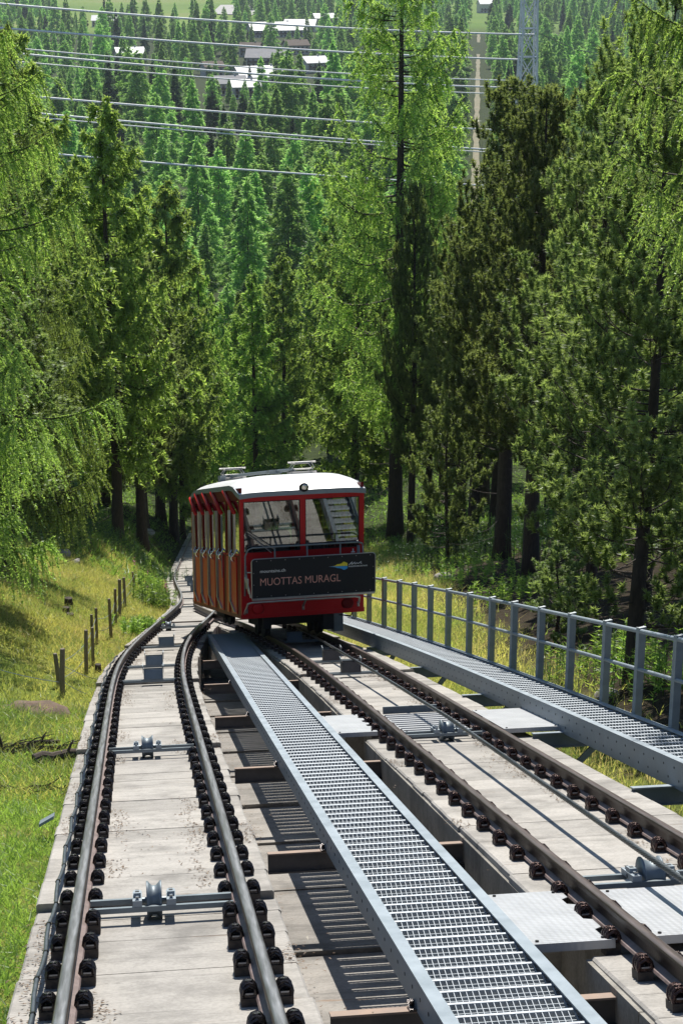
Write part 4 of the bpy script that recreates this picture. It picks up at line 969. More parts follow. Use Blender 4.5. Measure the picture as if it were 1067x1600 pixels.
# the forest beyond: 260 nearest trees one by one, the rest as one mass
FAR = [cone_tree('larch_far_a', 18, 4.4, 4600, .62, .12, 'larch_far', 41, .12, power=.62), cone_tree('larch_far_b', 19, 3.8, 4400, .62, .12, 'larch_far', 42, .1, power=.75), cone_tree('larch_far_c', 15, 3.9, 4000, .62, .12, 'larch_far', 43, .08, power=.55), cone_tree('spruce_far', 18, 3.2, 4200, .55, .12, 'spruce', 44, .06, power=1.0), cone_tree('pine_far', 13, 3.0, 3600, .5, .13, 'spruce', 45, .1, droop=-.2, power=.55)]
HOUSES = [(432, 58, 960, 44, 20, .15), (418, 104, 900, 24, 16, -.2), (408, 136, 840, 28, 17, .3), (203, 98, 930, 17, 12, .2), (165, 42, 1120, 22, 14, -.1), (490, 113, 930, 14, 11, .4), (357, 148, 860, 16, 11, .1), (508, 38, 1040, 22, 13, .2), (470, 50, 985, 26, 15, -.3), (462, 84, 900, 15, 11, .25), (392, 88, 900, 13, 10, -.3), (384, 154, 900, 13, 10, .1), (332, 120, 900, 11, 9, .3)]
rnd = random.Random(5)
cand = []; small = set()
def line_far(Y):                                    # the cleared strip of the lower line
    d = ray_dir(742, 300); return d[0] / d[1] * Y
def blocked(x, y):
    if y < 125 and rail_ll(y) - 4.5 < x < max(rail_rr(y), rail_lr(y)) + 4.5: return True
    if y > 330 and abs(x - line_far(y)) < 5.0 + (y - 330) * .004: return True
    return False
hz = []
for (px, py, Y, w, dpt, rot) in HOUSES: p = hit(px, py); hz.append((p.x, p.y, w))
Y = 60.0; 
for tries in range(42000):
    yy = 62 + (2700 - 62) * rnd.random() ** .7
    wd = .235 * yy + 9; xx = math.tan(YAW) * yy + rnd.uniform(-wd, wd)
    if blocked(xx, yy): continue
    if yy > 1250 and -.036 < xx / yy < .062 and rnd.random() < (yy - 1250) / 350: continue
    r = 3.5 + yy * .007
    ok = True
    for hx, hy, hw in hz:
        if -10 < hy - yy < 200 and abs(xx - hx * yy / hy) < hw * .75: ok = 2 if rnd.random() < .3 else 0; break
        if abs(yy - hy) < 14 and abs(xx - hx) < hw * .8: ok = False; break
    if not ok: continue
    if ok == 2: small.add((round(yy, 3), round(xx, 3)))
    cand.append((yy, xx, r))
grid = {}; spots = []
for (x, y) in near: grid.setdefault((int(x // 8), int(y // 8)), []).append((x, y))
for yy, xx, r in cand:                              # the wood stands open, in loose ranks down the slope
    gx, gy = int(xx // 8), int(yy // 8); good = True; rx = 4.2 + .0035 * yy; ry = min(70, 3 + .075 * yy); n8 = int(ry // 8) + 1
    for i in (-1, 0, 1):
        for j in range(-n8, n8 + 1):
            for (x, y) in grid.get((gx + i, gy + j), ()):
                if ((x - xx) / rx) ** 2 + ((y - yy) / ry) ** 2 < 1: good = False; break
    if good: grid.setdefault((gx, gy), []).append((xx, yy)); spots.append((yy, xx))
spots.sort()
KINDS = [('larch_tree', 'broad green larch', 'larches in the wood below'), ('larch_tree', 'slim green larch', 'larches in the wood below'), ('larch_tree', 'stubby green larch', 'larches in the wood below'), ('spruce_tree', 'dark pointed conifer', 'dark conifers in the wood below'), ('pine_tree', 'dark rounded conifer', 'round dark conifers in the wood below'), ('pine_tree', 'shaded dark pine', 'shaded pines in the wood')]
def topix(q):
    d = np.array([q.x, q.y, q.z - CAMH]); z = d @ fwd; return 533.5 + FPX * (d @ rgt) / z, 800 - FPX * (d @ upv) / z
def zone(kind, p, H):                               # where a tree of the wood stands, by things one can find
    x, y = topix(p + Vector((0, 0, H)))
    col = 'past the meadow larches' if x < 110 else 'behind the bare dark trunk' if x < 235 else 'behind the rounded larch' if x < 330 else 'above the far car roof' if x < 430 else 'above the near car roof' if x < 540 else 'behind the tallest larch' if x < 690 else 'by the cleared strip' if x < 790 else 'behind the close pines' if x < 900 else 'behind the bushy pines'
    row = ', above all cables' if y < 60 else ', among upper cables' if y < 150 else ', among lower cables' if y < 290 else ', below the cables' if y < 420 else ', low in front'
    return kind + ' ' + col + row
rest = []; nsing = 0
for i, (yy, xx) in enumerate(spots):
    k = rnd.choices(range(5), (.34, .30, .18, .11, .07))[0] if yy > 200 else rnd.choices(range(3), (.4, .35, .25))[0]
    if yy < 170 and xx / yy > .168 and rnd.random() < .85: k = 5
    if yy < 130 and xx / yy < -.03 and rnd.random() < .5: k = 5
    sc = rnd.uniform(.62, 1.25) * (1.0 if yy > 140 else .95); sz = sc * rnd.uniform(.9, 1.12) ; rz = rnd.uniform(0, 6.28)
    gro = 1 + .5 * min(1, max(0, (yy - 230) / 350)); sc *= gro; sz *= gro * .92
    if (round(yy, 3), round(xx, 3)) in small: sc *= .42; sz *= .42
    p = Vector((xx, yy, float(gz(xx, yy))))
    inview = abs(xx - math.tan(YAW) * yy) < .205 * yy + 3
    if nsing < 246 and inview:
        nsing += 1
        me = PN[1] if k == 5 else FAR[k] if (k > 2 or yy > 190) else (LM[1] if k == 0 else LM[2])
        nm, lb, gp = KINDS[k]; plant_tree(me, nm, zone(lb, p, 18 * sz), p, gp, (sc, sc, sz), rz)
    else: rest.append((p, min(k, 4), sc, rz))
print('trees single', len(spots) - len(rest), 'mass', len(rest))
# the mass of far trees: points that carry copies of the five kinds
pm_ = bpy.data.meshes.new('far_forest'); pm_.from_pydata([tuple(p) for p, k, s, r in rest], [], [])
for nm, ty, vals in (('kind_index', 'INT', [k for p, k, s, r in rest]), ('size', 'FLOAT', [s for p, k, s, r in rest]), ('turn', 'FLOAT', [r for p, k, s, r in rest])):
    a = pm_.attributes.new(nm, ty, 'POINT'); a.data.foreach_set('value', vals)
ff = tag(link('far_forest', pm_), kind='stuff')
ng = bpy.data.node_groups.new('far_forest', 'GeometryNodeTree')
ng.interface.new_socket('Geometry', in_out='INPUT', socket_type='NodeSocketGeometry'); ng.interface.new_socket('Geometry', in_out='OUTPUT', socket_type='NodeSocketGeometry')
gi, go = ng.nodes.new('NodeGroupInput'), ng.nodes.new('NodeGroupOutput'); join = ng.nodes.new('GeometryNodeJoinGeometry')
def attr(nm, ty):
    a = ng.nodes.new('GeometryNodeInputNamedAttribute'); a.data_type = ty; a.inputs['Name'].default_value = nm; return a.outputs['Attribute']
src = {}
for o in COL.objects:
    if o.type == 'MESH' and o.name.split('.')[0] == 'crown' and o.data.name.split('.')[0] in [f[1].name for f in FAR] and o.data.name not in src: src[o.data.name] = o
for k, f in enumerate(FAR):
    cmp_ = ng.nodes.new('FunctionNodeCompare'); cmp_.data_type = 'INT'; cmp_.operation = 'EQUAL'; cmp_.inputs[3].default_value = k
    ng.links.new(attr('kind_index', 'INT'), cmp_.inputs[2])
    ip = ng.nodes.new('GeometryNodeInstanceOnPoints'); oi = ng.nodes.new('GeometryNodeObjectInfo'); oi.transform_space = 'ORIGINAL'; oi.inputs['Object'].default_value = src[f[1].name]; oi.inputs['As Instance'].default_value = True
    cx = ng.nodes.new('ShaderNodeCombineXYZ'); ng.links.new(attr('turn', 'FLOAT'), cx.inputs[2])
    ng.links.new(gi.outputs[0], ip.inputs['Points']); ng.links.new(cmp_.outputs[0], ip.inputs['Selection']); ng.links.new(oi.outputs['Geometry'], ip.inputs['Instance'])
    ng.links.new(cx.outputs[0], ip.inputs['Rotation']); ng.links.new(attr('size', 'FLOAT'), ip.inputs['Scale']); ng.links.new(ip.outputs[0], join.inputs[0])
ng.links.new(join.outputs[0], go.inputs[0])
md = ff.modifiers.new('spread', 'NODES'); md.node_group = ng

# ------------------------------------------------------------------ houses, cleared strip, pylon and wires far below
def house(px, py, Y, w, d, rot, label, roofm='house_roof', hh=5.5):
    p = hit(px, py); Y = p.y
    t = thing('house', label, 'house', p, 'houses in the valley below'); t.rotation_euler = (0, 0, rot)
    m = MB(); m.box((-w / 2, -d / 2, -12), (w / 2, d / 2, hh)); m.prism([(-w / 2, -d / 2 + .001, hh), (-w / 2, d / 2 - .001, hh), (-w / 2, 0, hh + d * .28)], (w, 0, 0)); wl = m.build('wall', 'house_wall', t)
    m = MB()
    for sg in (-1, 1):
        a = (0, hh + d * .28 + .35); b = (sg * (d / 2 + .9), hh - .15)
        m.prism([(-w / 2 - .8, a[0], a[1]), (-w / 2 - .8, b[0], b[1]), (-w / 2 - .8, b[0], b[1] + .3), (-w / 2 - .8, a[0], a[1] + .3)], (w + 1.6, 0, 0))
    rf = m.build('roof', roofm, t); m = MB(); m.box((w * .2, .4, hh + d * .2), (w * .2 + .9, 1.3, hh + d * .28 + 1.5)); m.build('chimney', 'house_wall', rf)
    nwin = max(3, int(w / 3))
    for r in range(2):
        for k in range(nwin):
            x = -w / 2 + (k + .5) * w / nwin; z0 = .8 + r * 2.6
            m = MB(); m.box((x - .65, -d / 2 - .06, z0 - .1), (x + .65, -d / 2 - .003, z0 + 1.4)); f = m.build('window', 'house_wood', t)
            m = MB(); m.box((x - .5, -d / 2 - .09, z0), (x + .5, -d / 2 - .062, z0 + 1.25)); m.build('pane', 'pane', f)
    m = MB(); m.box((-w / 2 + 1, -d / 2 - 1.2, 2.75), (w / 2 - 1, -d / 2 - .003, 2.95)); m.box((-w / 2 + 1, -d / 2 - 1.2, 2.951), (w / 2 - 1, -d / 2 - 1.1, 3.8)); m.build('balcony', 'house_wood', t)
    return t
HL = ['largest pale roofed building of the group by the upper meadow', 'flat wide house with grey roof below the largest one', 'white gabled house with pale roof nearest to the wood', 'small pale house alone among the trees on the outer side', 'pale roofed house close to the far meadow', 'small house with pale roof just outside the tallest larch', 'low pale house beside the white gabled one', 'small house with pale roof near the top of the wood behind the tallest larch', 'long pale roofed house joined behind the largest building', 'small brown roofed house under the largest pale building', 'small brown roofed house at the end of the flat wide house', 'little house in front of the low pale one', 'little brown roofed house alone between the cables']
for (px, py, Y, w, d, rot), lb, rm in zip(HOUSES, HL, ['house_roof', 'house_roof_dark', 'house_roof', 'house_roof', 'house_roof', 'house_roof', 'house_roof_dark', 'house_roof', 'house_roof', 'house_wood', 'house_wood', 'house_roof', 'house_wood']): house(px, py, Y, w, d, rot, lb, rm)
house(757, 20, 1180, 14, 14, 0.1, 'dark station building at the top end of the cleared strip', 'house_roof', 9)
m = MB(); Yv = np.arange(420, 1500, 20.); n = len(Yv)
vs = []
for i, yy in enumerate(Yv):
    c = line_far(yy); w = .95 + .4 * math.sin(yy * .021) ** 2 + .25 * math.sin(yy * .13)
    for sx in (-1, 1): vs.append((c + sx * w, yy, float(gz(c + sx * w, yy)) + .35))
m.add(vs, [(2 * i, 2 * i + 1, 2 * i + 3, 2 * i + 2) for i in range(n - 1)])
MAT['strip'] = plain('dry_cleared_strip', (.26, .21, .13), (.12, .13, .055), .95, 0, .25, .2)
tag(m.build('cleared_strip_path', 'strip'), kind='structure')
# a group of tall dark trees in the far meadow is part of the wood; pale yard in the meadow
m = MB(); p = [hit(330, 22), hit(400, 24), hit(405, 8), hit(345, 8)]; m.add([q + Vector((0, 0, .4)) for q in p], [(0, 1, 2, 3)]); MAT['yard'] = plain('pale_gravel_yard', (.45, .43, .40), None, .9, 0, .1, .1); tag(m.build('gravel_yard_ground', 'yard'), kind='structure')

TY = 235.0
tp = at(825, 60, TY)
pyl = thing('power_pylon', 'grey steel lattice pylon standing in the wood behind the stone pines', 'pylon', (tp.x, TY, float(gz(tp.x, TY))))
ph = tp.z - pyl.location.z + 12
m = MB(); rr = .045
def pw(z): return .80 + 1.4 * (1 - z / ph) ** 1.5
for sx in (-1, 1):
    for sy in (-1, 1): m.tube([(sx * pw(z), sy * pw(z), z) for z in np.linspace(0, ph, 12)], .14, 4)
m.build('lattice_leg', 'tower', pyl); m = MB()
zs = np.linspace(0, ph, 15)
for a, b in zip(zs[:-1], zs[1:]):
    for (p0, p1) in (((-1, -1), (1, -1)), ((1, -1), (1, 1)), ((1, 1), (-1, 1)), ((-1, 1), (-1, -1))):
        m.tube([(p0[0] * pw(a), p0[1] * pw(a), a), (p1[0] * pw(b), p1[1] * pw(b), b)], .07, 4); m.tube([(p1[0] * pw(a), p1[1] * pw(a), a), (p0[0] * pw(b), p0[1] * pw(b), b)], .07, 4); m.tube([(p0[0] * pw(b), p0[1] * pw(b), b), (p1[0] * pw(b), p1[1] * pw(b), b)], .08, 4)
tag(m.build('lattice_brace', 'tower', pyl), kind='stuff')
WL = [(107, 15, 518, 43, 835, 54), (143, 55, 530, 81, 808, 93), (122, 84, 510, 113, 800, 126), (105, 91, 518, 124, 800, 137), (80, 101, 510, 134, 800, 147), (88, 154, 510, 187, 810, 205), (88, 180, 527, 217, 815, 237), (152, 192, 510, 221, 815, 241), (213, 252, 518, 275, 825, 294)]
WN = ['topmost of all', 'second from the top', 'thin upper one of a set of three', 'middle one of a set of three', 'lowest one of a set of three', 'single one above the close pair', 'upper one of a close pair', 'lower one of a close pair', 'lowest of all']
for i, ((x0, y0, x1, y1, x2, y2), nm) in enumerate(zip(WL, WN)):
    A, B, C = at(x0, y0, 190), at(x1, y1, 213), at(x2, y2, TY - 2 if i > 1 else TY - 1.6)
    o = thing('power_line', 'white power cable over the wood, ' + nm, 'power line', B, 'power cables across the valley')
    pts = []
    for k in np.linspace(-1.6, 1, 34):              # parabola through the three points, on past the first one
        t = k; la = t * (t - 1) / 2; lb = 1 - t * t; lc = t * (t + 1) / 2; pts.append(A * la + B * lb + C * lc)
    thick = .115 if i not in (2, 4, 7) else .075  # far thicker than a real conductor, to carry the glare
    m = MB(); m.tube([p - B for p in pts], thick, 5); m.build('conductor', 'wire', o, True)
for i, (x0, y0, x1, y1) in enumerate(((846, 54, 940, 84), (846, 104, 945, 136), (846, 137, 930, 170))):
    A, B = at(x0, y0, TY + 2), at(x1, y1, 330); o = thing('power_line', 'grey power cable running on behind the pylon, ' + ('highest', 'middle', 'lowest')[i] + ' of three', 'power line', A, 'power cables behind the pylon')
    m = MB(); m.tube([Vector((0, 0, 0)), (B - A) * .5 + Vector((0, 0, -.6)), B - A, (B - A) * 1.6], .06, 5); m.build('conductor', 'cable_grey', o)
# ------------------------------------------------------------------ thin summer haze over the valley
hz_m = bpy.data.materials.new('valley_air'); hz_m.use_nodes = True
ht = hz_m.node_tree
for n_ in list(ht.nodes): ht.nodes.remove(n_)
pv = ht.nodes.new('ShaderNodeVolumePrincipled'); pv.inputs['Color'].default_value = (.80, .90, 1.0, 1); pv.inputs['Density'].default_value = HAZE_DENSITY; pv.inputs['Anisotropy'].default_value = 0
ho_ = ht.nodes.new('ShaderNodeOutputMaterial'); ht.links.new(pv.outputs[0], ho_.inputs['Volume'])
m = MB(); m.box((-4100, -12, -85), (4100, 7100, 25)); MAT['haze'] = hz_m
if HAZE_DENSITY: tag(m.build('haze', 'haze'), kind='stuff')
#@@GROUND

# ------------------------------------------------------------------ grass, litter, fence, logs and other small things
def blades(n, us, ss, hmin, hmax, wid, k, lean, patch=None):
    """k bent blades from each of n ground points, two triangles each"""
    zz = gz(us, ss); c = np.repeat(np.stack([us, ss, zz - .01], -1), k, 0) + RNG.normal(0, .035, (n * k, 3)) * [1, 1, 0]
    hgt = RNG.uniform(hmin, hmax, (n * k, 1)) * (np.repeat(patch, k)[:, None] if patch is not None else 1)
    d = unit(np.stack([RNG.normal(0, lean, n * k), RNG.normal(0, lean, n * k), np.ones(n * k)], -1))
    side = unit(np.stack([RNG.normal(size=n * k), RNG.normal(size=n * k), np.zeros(n * k)], -1)) * wid * RNG.uniform(.6, 1.4, (n * k, 1))
    mid = c + d * hgt * .55; tip = c + d * hgt + np.stack([d[:, 0], d[:, 1], -.1 * np.ones(n * k)], -1) * hgt * .5
    t1 = np.stack([c - side, c + side, mid], 1); t2 = np.stack([mid - side * .55, mid + side * .55, tip], 1)
    return np.concatenate([t1, t2]), np.concatenate([np.arange(n * k), np.arange(n * k)])
def grass(name, us, ss, h0, h1, wid, k, lean, mat, tint_fn, patch_fn=None):
    n = len(us); patch = patch_fn(us, ss) if patch_fn else None
    tr, idx = blades(n, us, ss, h0, h1, wid, k, lean, patch)
    tn = np.repeat(tint_fn(us, ss), k)[idx] + RNG.normal(0, .16, len(tr))
    return tag(link(name, tri_mesh(name, tr, [mat], None, np.clip(tn, 0, 1))), kind='stuff')
RNG = np.random.default_rng(77)
def patchy(u, s): return np.clip(.5 + .28 * wob(u * 1.7 + 3, s * .8) + .22 * wob(u * 4.1, s * 2.3 + 5), 0, 1)
def scatter_left(n, s0, s1, tmax, pw=1.0):
    ss = s0 + (s1 - s0) * RNG.random(n) ** pw; t = tmax * RNG.random(n) ** .9 * np.clip(ss / 30, .35, 1); return slab_left(ss) - t + .06, ss
u, s = scatter_left(9000, 6, 24, 4.0); grass('meadow_grass', u, s, .05, .17, .008, 5, .55, 'grass_green', lambda u, s: patchy(u, s) * .9)
u, s = scatter_left(30000, 16, 64, 7.5); grass('meadow_grass', u, s, .07, .22, .010, 4, .5, 'grass', lambda u, s: patchy(u, s), lambda u, s: .5 + .9 * patchy(u + 9, s))
u, s = scatter_left(5500, 30, 70, 8); grass('dry_meadow_grass', u, s, .15, .36, .008, 3, .35, 'straw', lambda u, s: patchy(u + 20, s), lambda u, s: .4 + .8 * patchy(u * .6, s * .6))
n = 34000; s = 9 + 75 * RNG.random(n) ** .8; u = slab_right(s) - .1 + (8.5 + s * .06) * RNG.random(n)
k = u < 4.6 + .085 * s + RNG.normal(0, .5, n); u, s = u[k], s[k]; grass('bank_grass', u, s, .10, .34, .010, 4, .45, 'grass', lambda u, s: patchy(u, s + 4), lambda u, s: .45 + 1.0 * patchy(u + 4, s))
n = 14000; s = 10 + 76 * RNG.random(n) ** .9; u = slab_right(s) + .5 + (6.0 + s * .06) * RNG.random(n)
k = u < 4.4 + .085 * s + RNG.normal(0, .5, n); u, s = u[k], s[k]; grass('dry_bank_grass', u, s, .25, .62, .007, 3, .25, 'straw', lambda u, s: patchy(u + 11, s), lambda u, s: .35 + .9 * patchy(u + 2, s * .7))
n = 26000; s = 58 + 80 * RNG.random(n); u = math.tan(YAW) * s + (RNG.random(n) - .5) * (.5 * s + 8); keep = ~((u > slab_left(s) - .3) & (u < np.maximum(slab_right(s), rail_lr(s) + .5) + .3)); u, s = u[keep], s[keep]
grass('forest_undergrowth', u, s, .15, .55, .03, 4, .6, 'grass_green', lambda u, s: patchy(u, s) * .6, lambda u, s: .4 + .9 * patchy(u, s))
# litter of brown needles on the bed
def litter(name, us, ss, zs, L, w):
    n = len(us); c = np.stack([us, ss, zc(ss) + zs], -1); a = RNG.uniform(0, 6.28, n)
    d = np.stack([np.cos(a), np.sin(a), -TA * np.sin(a) + RNG.normal(0, .25, n)], -1) * (L * RNG.uniform(.5, 1.4, (n, 1))); e = np.stack([-np.sin(a), np.cos(a), -TA * np.cos(a)], -1) * w
    return tag(link(name, tri_mesh(name, np.stack([c - e, c + e, c + d], 1), ['litter'], None, RNG.random(n))), kind='stuff')
n = 9000; s = 5 + 28 * RNG.random(n); e = RNG.random(n) < .62
u = np.where(e, rail_lr(s) + .27 + np.abs(RNG.normal(0, .10, n)), rail_rl(s) - .27 - np.abs(RNG.normal(0, .06, n))); k = patchy(u * 3, s * 1.9) > .42
litter('needle_litter', u[k], s[k], -.985 + 0 * u[k], .03, .006)
n = 21000; s = 5 + 32 * RNG.random(n); w = RNG.integers(0, 6, n)
u = np.select([w == 0, w == 1, w == 2, w == 3, w == 4], [rail_ll(s) - .2, rail_ll(s) + .2, rail_lr(s) - .2, rail_lr(s) + .2, rail_rl(s) - .21], rail_rr(s) - .2) + RNG.normal(0, .055, n) + np.where(RNG.random(n) < .2, RNG.normal(0, .16, n), 0); k = patchy(u * 2, s * 2.7 + 9) > .58
zl = np.interp(s, sum([[a, b - .02] for a, b in zip(lj[:-1], lj[1:])], []), [-.160, -.220] * (len(lj) - 1)); zr = np.interp(s, sum([[a, b - .02] for a, b in zip(rj[:-1], rj[1:])], []), [-.165, -.210] * (len(rj) - 1))
zz_ = np.where(w < 4, zl, zr); litter('needle_litter', u[k], s[k], zz_[k] + .004, .030, .007)

# wire fence in the meadow
FP = [(97, 1089, .78, .04), (94, 1076, .62, .035), (135, 1054, .84, .035), (146, 1042, .80, .03), (152, 1006, .80, .03), (145, 1010, .72, .03), (174, 998, .95, .035), (181, 976, .90, .035), (187, 962, .98, .04), (196, 951, .90, .04), (211, 925, .72, .035), (189, 955, .9, .04)]
fb = [hit(a, b) for a, b, *_ in FP]
fence = thing('wire_fence', 'grey wooden posts and thin wires of a fence crossing the sloping meadow', 'fence', fb[0])
rp_ = random.Random(2)
for p, (a, b, hgt, r) in zip(fb, FP):
    m = MB(); lx, ly = rp_.uniform(-.05, .05), rp_.uniform(-.05, .05)
    m.tube([(0, 0, -.3), (lx * .5, ly * .5, hgt * .5), (lx, ly, hgt - .01), (lx, ly, hgt)], [r * 1.1, r * 1.05, r, r * .8], 7); o = m.build('post', 'wood_post', fence); o.location = p - fence.location
def sagw(a, b, sag): return [a + (b - a) * t - Vector((0, 0, sag * 4 * t * (1 - t))) for t in np.linspace(0, 1, 6)]
up = lambda i, h: fb[i] + Vector((0, 0, h))
order = [0, 2, 4, 6, 7, 8, 9, 10]
m = MB()
for h in (.58, .30):
    for a, b in zip(order[:-1], order[1:]): m.tube(sagw(up(a, h), up(b, h), .05), .005, 4)
lft = hit(-40, 1075) + Vector((0, 0, .42)); m.tube(sagw(lft, up(0, .24), .04), .006, 4)
for q, h in ((hit(152, 1066), .05), (hit(140, 1088), .03)): m.tube(sagw(up(0, .55 if h > .04 else .28), q + Vector((0, 0, h)), .03), .005, 4)
m.build('wire', 'galv', fence, world=True)

# fallen log with broken branch, stumps, sticks, stones
def log(px, py, ln, r, az, label, name='fallen_log'):
    p = hit(px, py); t = thing(name, label, 'log', p + Vector((0, 0, r * .7))); t.rotation_euler = (0, 0, az)
    rr = random.Random(px); m = MB(); m.tube([(i * ln / 6, .02 * math.sin(i * 2), -.02 * i * 0 + rr.uniform(-.01, .01)) for i in range(7)], [r * (1 - .07 * i) * rr.uniform(.94, 1.06) for i in range(7)], 11); m.build('log_stem', 'dark_wood', t)
    m = MB(); m.lathe((-.004, 0, 0), (-1, 0, 0), [(0, r * .93), (.004, r * .9), (-.03, r * .5)], 11); m.build('cut_end', 'hole', t)
    m = MB()
    for i in range(1): x = ln * rr.uniform(.15, .8); a = rr.uniform(-1, 1); m.tube([(x, 0, r * .6), (x + .04, a * .05, r + .05), (x + .07, a * .1, r + rr.uniform(.07, .12))], [.02, .014, .006], 5)
    m.build('branch_stub', 'dark_wood', t); return t
log(55, 1196, .62, .085, .25, 'short dark fallen log with open end lying beside the curving track')
log(-10, 1172, .8, .04, .1, 'thin dark fallen stem on the brushwood at the edge of the view')
def brush(px, py, n, spread, label):
    p = hit(px, py); t = thing('brushwood', label, 'brushwood', p); rr = random.Random(n); m = MB()
    for i in range(n):
        x, y = rr.gauss(0, spread), rr.gauss(0, .12); a = rr.uniform(-.6, .6); L = rr.uniform(.15, .5); z = float(gz(p.x + x, p.y + y)) - p.z
        m.tube([(x, y, z + .01), (x + L * .5 * math.cos(a), y + L * .5 * math.sin(a), z + rr.uniform(.03, .12)), (x + L * math.cos(a), y + L * math.sin(a), z + rr.uniform(.0, .14))], [.012, .009, .004], 4, False)
    tag(m.build('stick', 'dark_wood', t), kind='stuff')
brush(10, 1178, 60, .25, 'dark dead brushwood lying across the grass beside the curving track')
brush(40, 1240, 14, .25, 'loose pale sticks in the lush grass')
brush(735, 920, 40, .6, 'dead twigs on the bank under the two close pines')
brush(985, 1085, 50, .4, 'dead twigs at the foot of the leaning pine')
m = MB(); m.tube([(0, 0, -.1), (-.02, 0, .12), (-.05, .01, .26), (-.055, .01, .36)], [.025, .022, .016, .010], 6); o = m.build('broken_branch', 'dark_wood'); o.location = hit(8, 1183); tag(o, 'broken dark branch standing upright out of the brushwood', 'branch')
for i, (px, py, r, h, lb) in enumerate(((108, 948, .10, .22, 'small dark tree stump high on the sunny meadow'), (104, 958, .08, .14, 'lower stump just under the small dark one on the meadow'), (110, 963, .09, .07, 'flat cut stump under the other two on the meadow'), (154, 1051, .06, .16, 'short stub of a post close to the slab edge by the fence'))):
    p = hit(px, py); m = MB(); m.tube([(0, 0, -.1), (0, 0, h * .6), (.005, 0, h)], [r * 1.25, r, r * .95], 9); o = m.build('tree_stump', 'dark_wood'); o.location = p; tag(o, lb, 'stump')
def rock(px, py, r, label, sq=.6, mat='rock'):
    p = hit(px, py); rr = random.Random(px * 7 + py); import bmesh
    bm = bmesh.new(); bmesh.ops.create_icosphere(bm, subdivisions=2, radius=r)
    for v in bm.verts: v.co *= 1 + rr.uniform(-.22, .22); v.co.z *= sq
    me = bpy.data.meshes.new('rock'); bm.to_mesh(me); bm.free(); me.materials.append(MAT[mat]); o = link('rock', me); o.location = p + Vector((0, 0, r * .15)); tag(o, label, 'rock'); return o
rock(96, 868, .30, 'pale boulder under the hanging larch boughs'); rock(118, 880, .2, 'small pale stone beside the boulder under the larch boughs'); rock(45, 1240, .05, 'small pale stone in the lush grass'); rock(228, 835, .45, 'flat stone at the foot of the bare dark trunk'); rock(76, 1113, .12, 'grey stone in the meadow below the first fence post', .4)
rock(692, 905, .3, 'reddish stone on the bank below the young pine', .5); rock(950, 1090, .2, 'grey stone at the foot of the handrail end', .5)
p = hit(40, 1112); m = MB(); n = 14
ring = lambda k, r, z: [(r * 1.5 * math.cos(i * 2 * PI / n) * (1 + .1 * math.sin(i * 3 + k)), r * math.sin(i * 2 * PI / n) * (1 + .12 * math.sin(i * 2.3 + k)), z * .55 + .03 * math.sin(i * 2.9 + k * 2)) for i in range(n)]
rows_ = [ring(0, .42, -.1), ring(1, .33, .05), ring(2, .2, .12), ring(3, .06, .15)]
m.add(sum(rows_, []), [(a * n + i, a * n + (i + 1) % n, (a + 1) * n + (i + 1) % n, (a + 1) * n + i) for a in range(3) for i in range(n)] + [tuple(range(3 * n, 4 * n))]); MAT['soil'] = plain('bare_brown_soil', (.19, .13, .09), (.09, .065, .045), 1, 0, 5, .8)
o = m.build('soil_mound', 'soil', None, True); o.location = p; tag(o, 'low mound of bare brown soil in the meadow below the fence', 'mound')

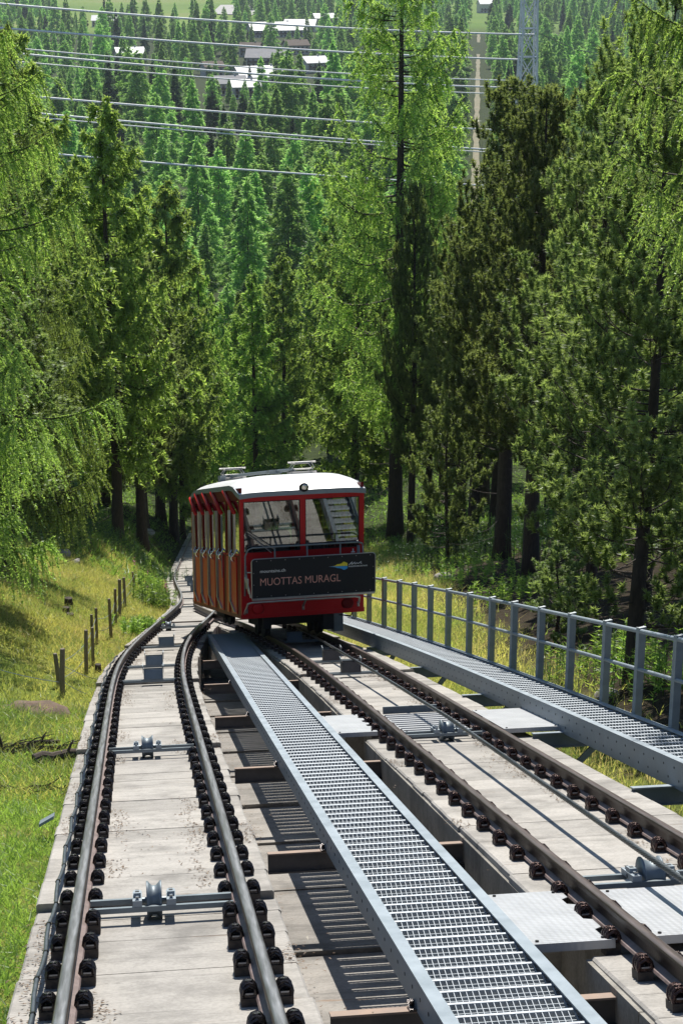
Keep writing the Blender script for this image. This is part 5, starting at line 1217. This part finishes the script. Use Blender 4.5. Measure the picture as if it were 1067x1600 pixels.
# flowering herbs beside the bend and shrubs at the wood's edge
def herb(px, py, n, hgt, spread, label, flowers=True, leaf='grass_green', name='wildflower_clump', cat='plant', p=None):
    global RNG; RNG = np.random.default_rng(px + py); p = p or hit(px, py); t = thing(name, label, cat, p)
    us, ss = RNG.normal(0, spread, n), RNG.normal(0, spread * 1.6, n); z0 = gz(us + p.x, ss + p.y) - p.z; H = hgt * RNG.uniform(.6, 1.1, n)
    m = MB()
    for a, b, c, h in zip(us, ss, z0, H): m.tube([(a, b, c - .05), (a + .02, b, c + h * .6), (a + RNG.normal(0, .04), b, c + h)], [.006, .005, .003], 4, False)
    tag(m.build('stem', 'grass_green', t), kind='stuff')
    k = 26; q = RNG.random((n, k)); c = np.stack([np.repeat(us, k), np.repeat(ss, k), np.repeat(z0, k) + (np.repeat(H, k) * (.08 + .8 * q.ravel()))], -1)
    a = RNG.uniform(0, 6.28, n * k); ax = unit(np.stack([np.cos(a), np.sin(a), .35 + 0 * a], -1)); tr = spray(c, ax, .13, .014, .25, 1)
    link('leaves', tri_mesh('leaves', tr, [leaf], None, RNG.random(len(tr))), t)
    if flowers:
        f = RNG.random(n) < .09; c = np.stack([us[f], ss[f], z0[f] + H[f]], -1); c = np.repeat(c, 14, 0) + RNG.normal(0, .018, (f.sum() * 14, 3)) * [1, 1, 4]
        tr = spray(c, RNG.normal(size=c.shape), .035, .016, .3, 2); link('blossom', tri_mesh('blossom', tr, ['flower'], None, RNG.random(len(tr))), t)
    return t
herb(240, 950, 90, .75, .30, 'leafy clump of pink flowering willowherb in the bend beside the slab')
herb(226, 990, 60, .45, .28, 'low leafy herbs at the slab edge beside the fence line', False)
herb(235, 925, 50, .8, .25, 'tall willowherb stems with pink tips where the track narrows')
for i, (px, Y, n, hg, sp, lb) in enumerate(((735, 60, 150, 1.5, 1.6, 'dark thicket between the young pine and the close pine trunks'), (860, 60, 170, 1.7, 1.8, 'dark thicket behind the close pine trunks'), (950, 52, 150, 1.6, 1.5, 'dark thicket behind the bushy stone pine'), (1030, 44, 120, 1.5, 1.3, 'dark thicket behind the slender pine stem'), (805, 42, 60, .7, .6, 'leafy shrub in the shade behind the middle handrail posts'), (745, 50, 60, .8, .7, 'low green shrub on the bank below the young stone pine'), (965, 27, 60, .8, .5, 'leafy shrub behind the last handrail posts'), (1045, 24, 70, .9, .5, 'leafy shrub between the handrail end and the leaning pine'), (70, 60, 80, 1.0, .9, 'dark shrub under the boughs at the top of the meadow'), (165, 66, 70, .9, .8, 'dark shrub on the shaded bank above the track bend'), (245, 70, 70, .8, .8, 'dark shrub on the bank between the bare trunk and the pale stem'))):
    herb(px, int(Y), n, hg, sp, lb, False, 'spruce' if 'dark' in lb else 'grass_green', 'shrub', 'shrub', on_ground(px, Y))
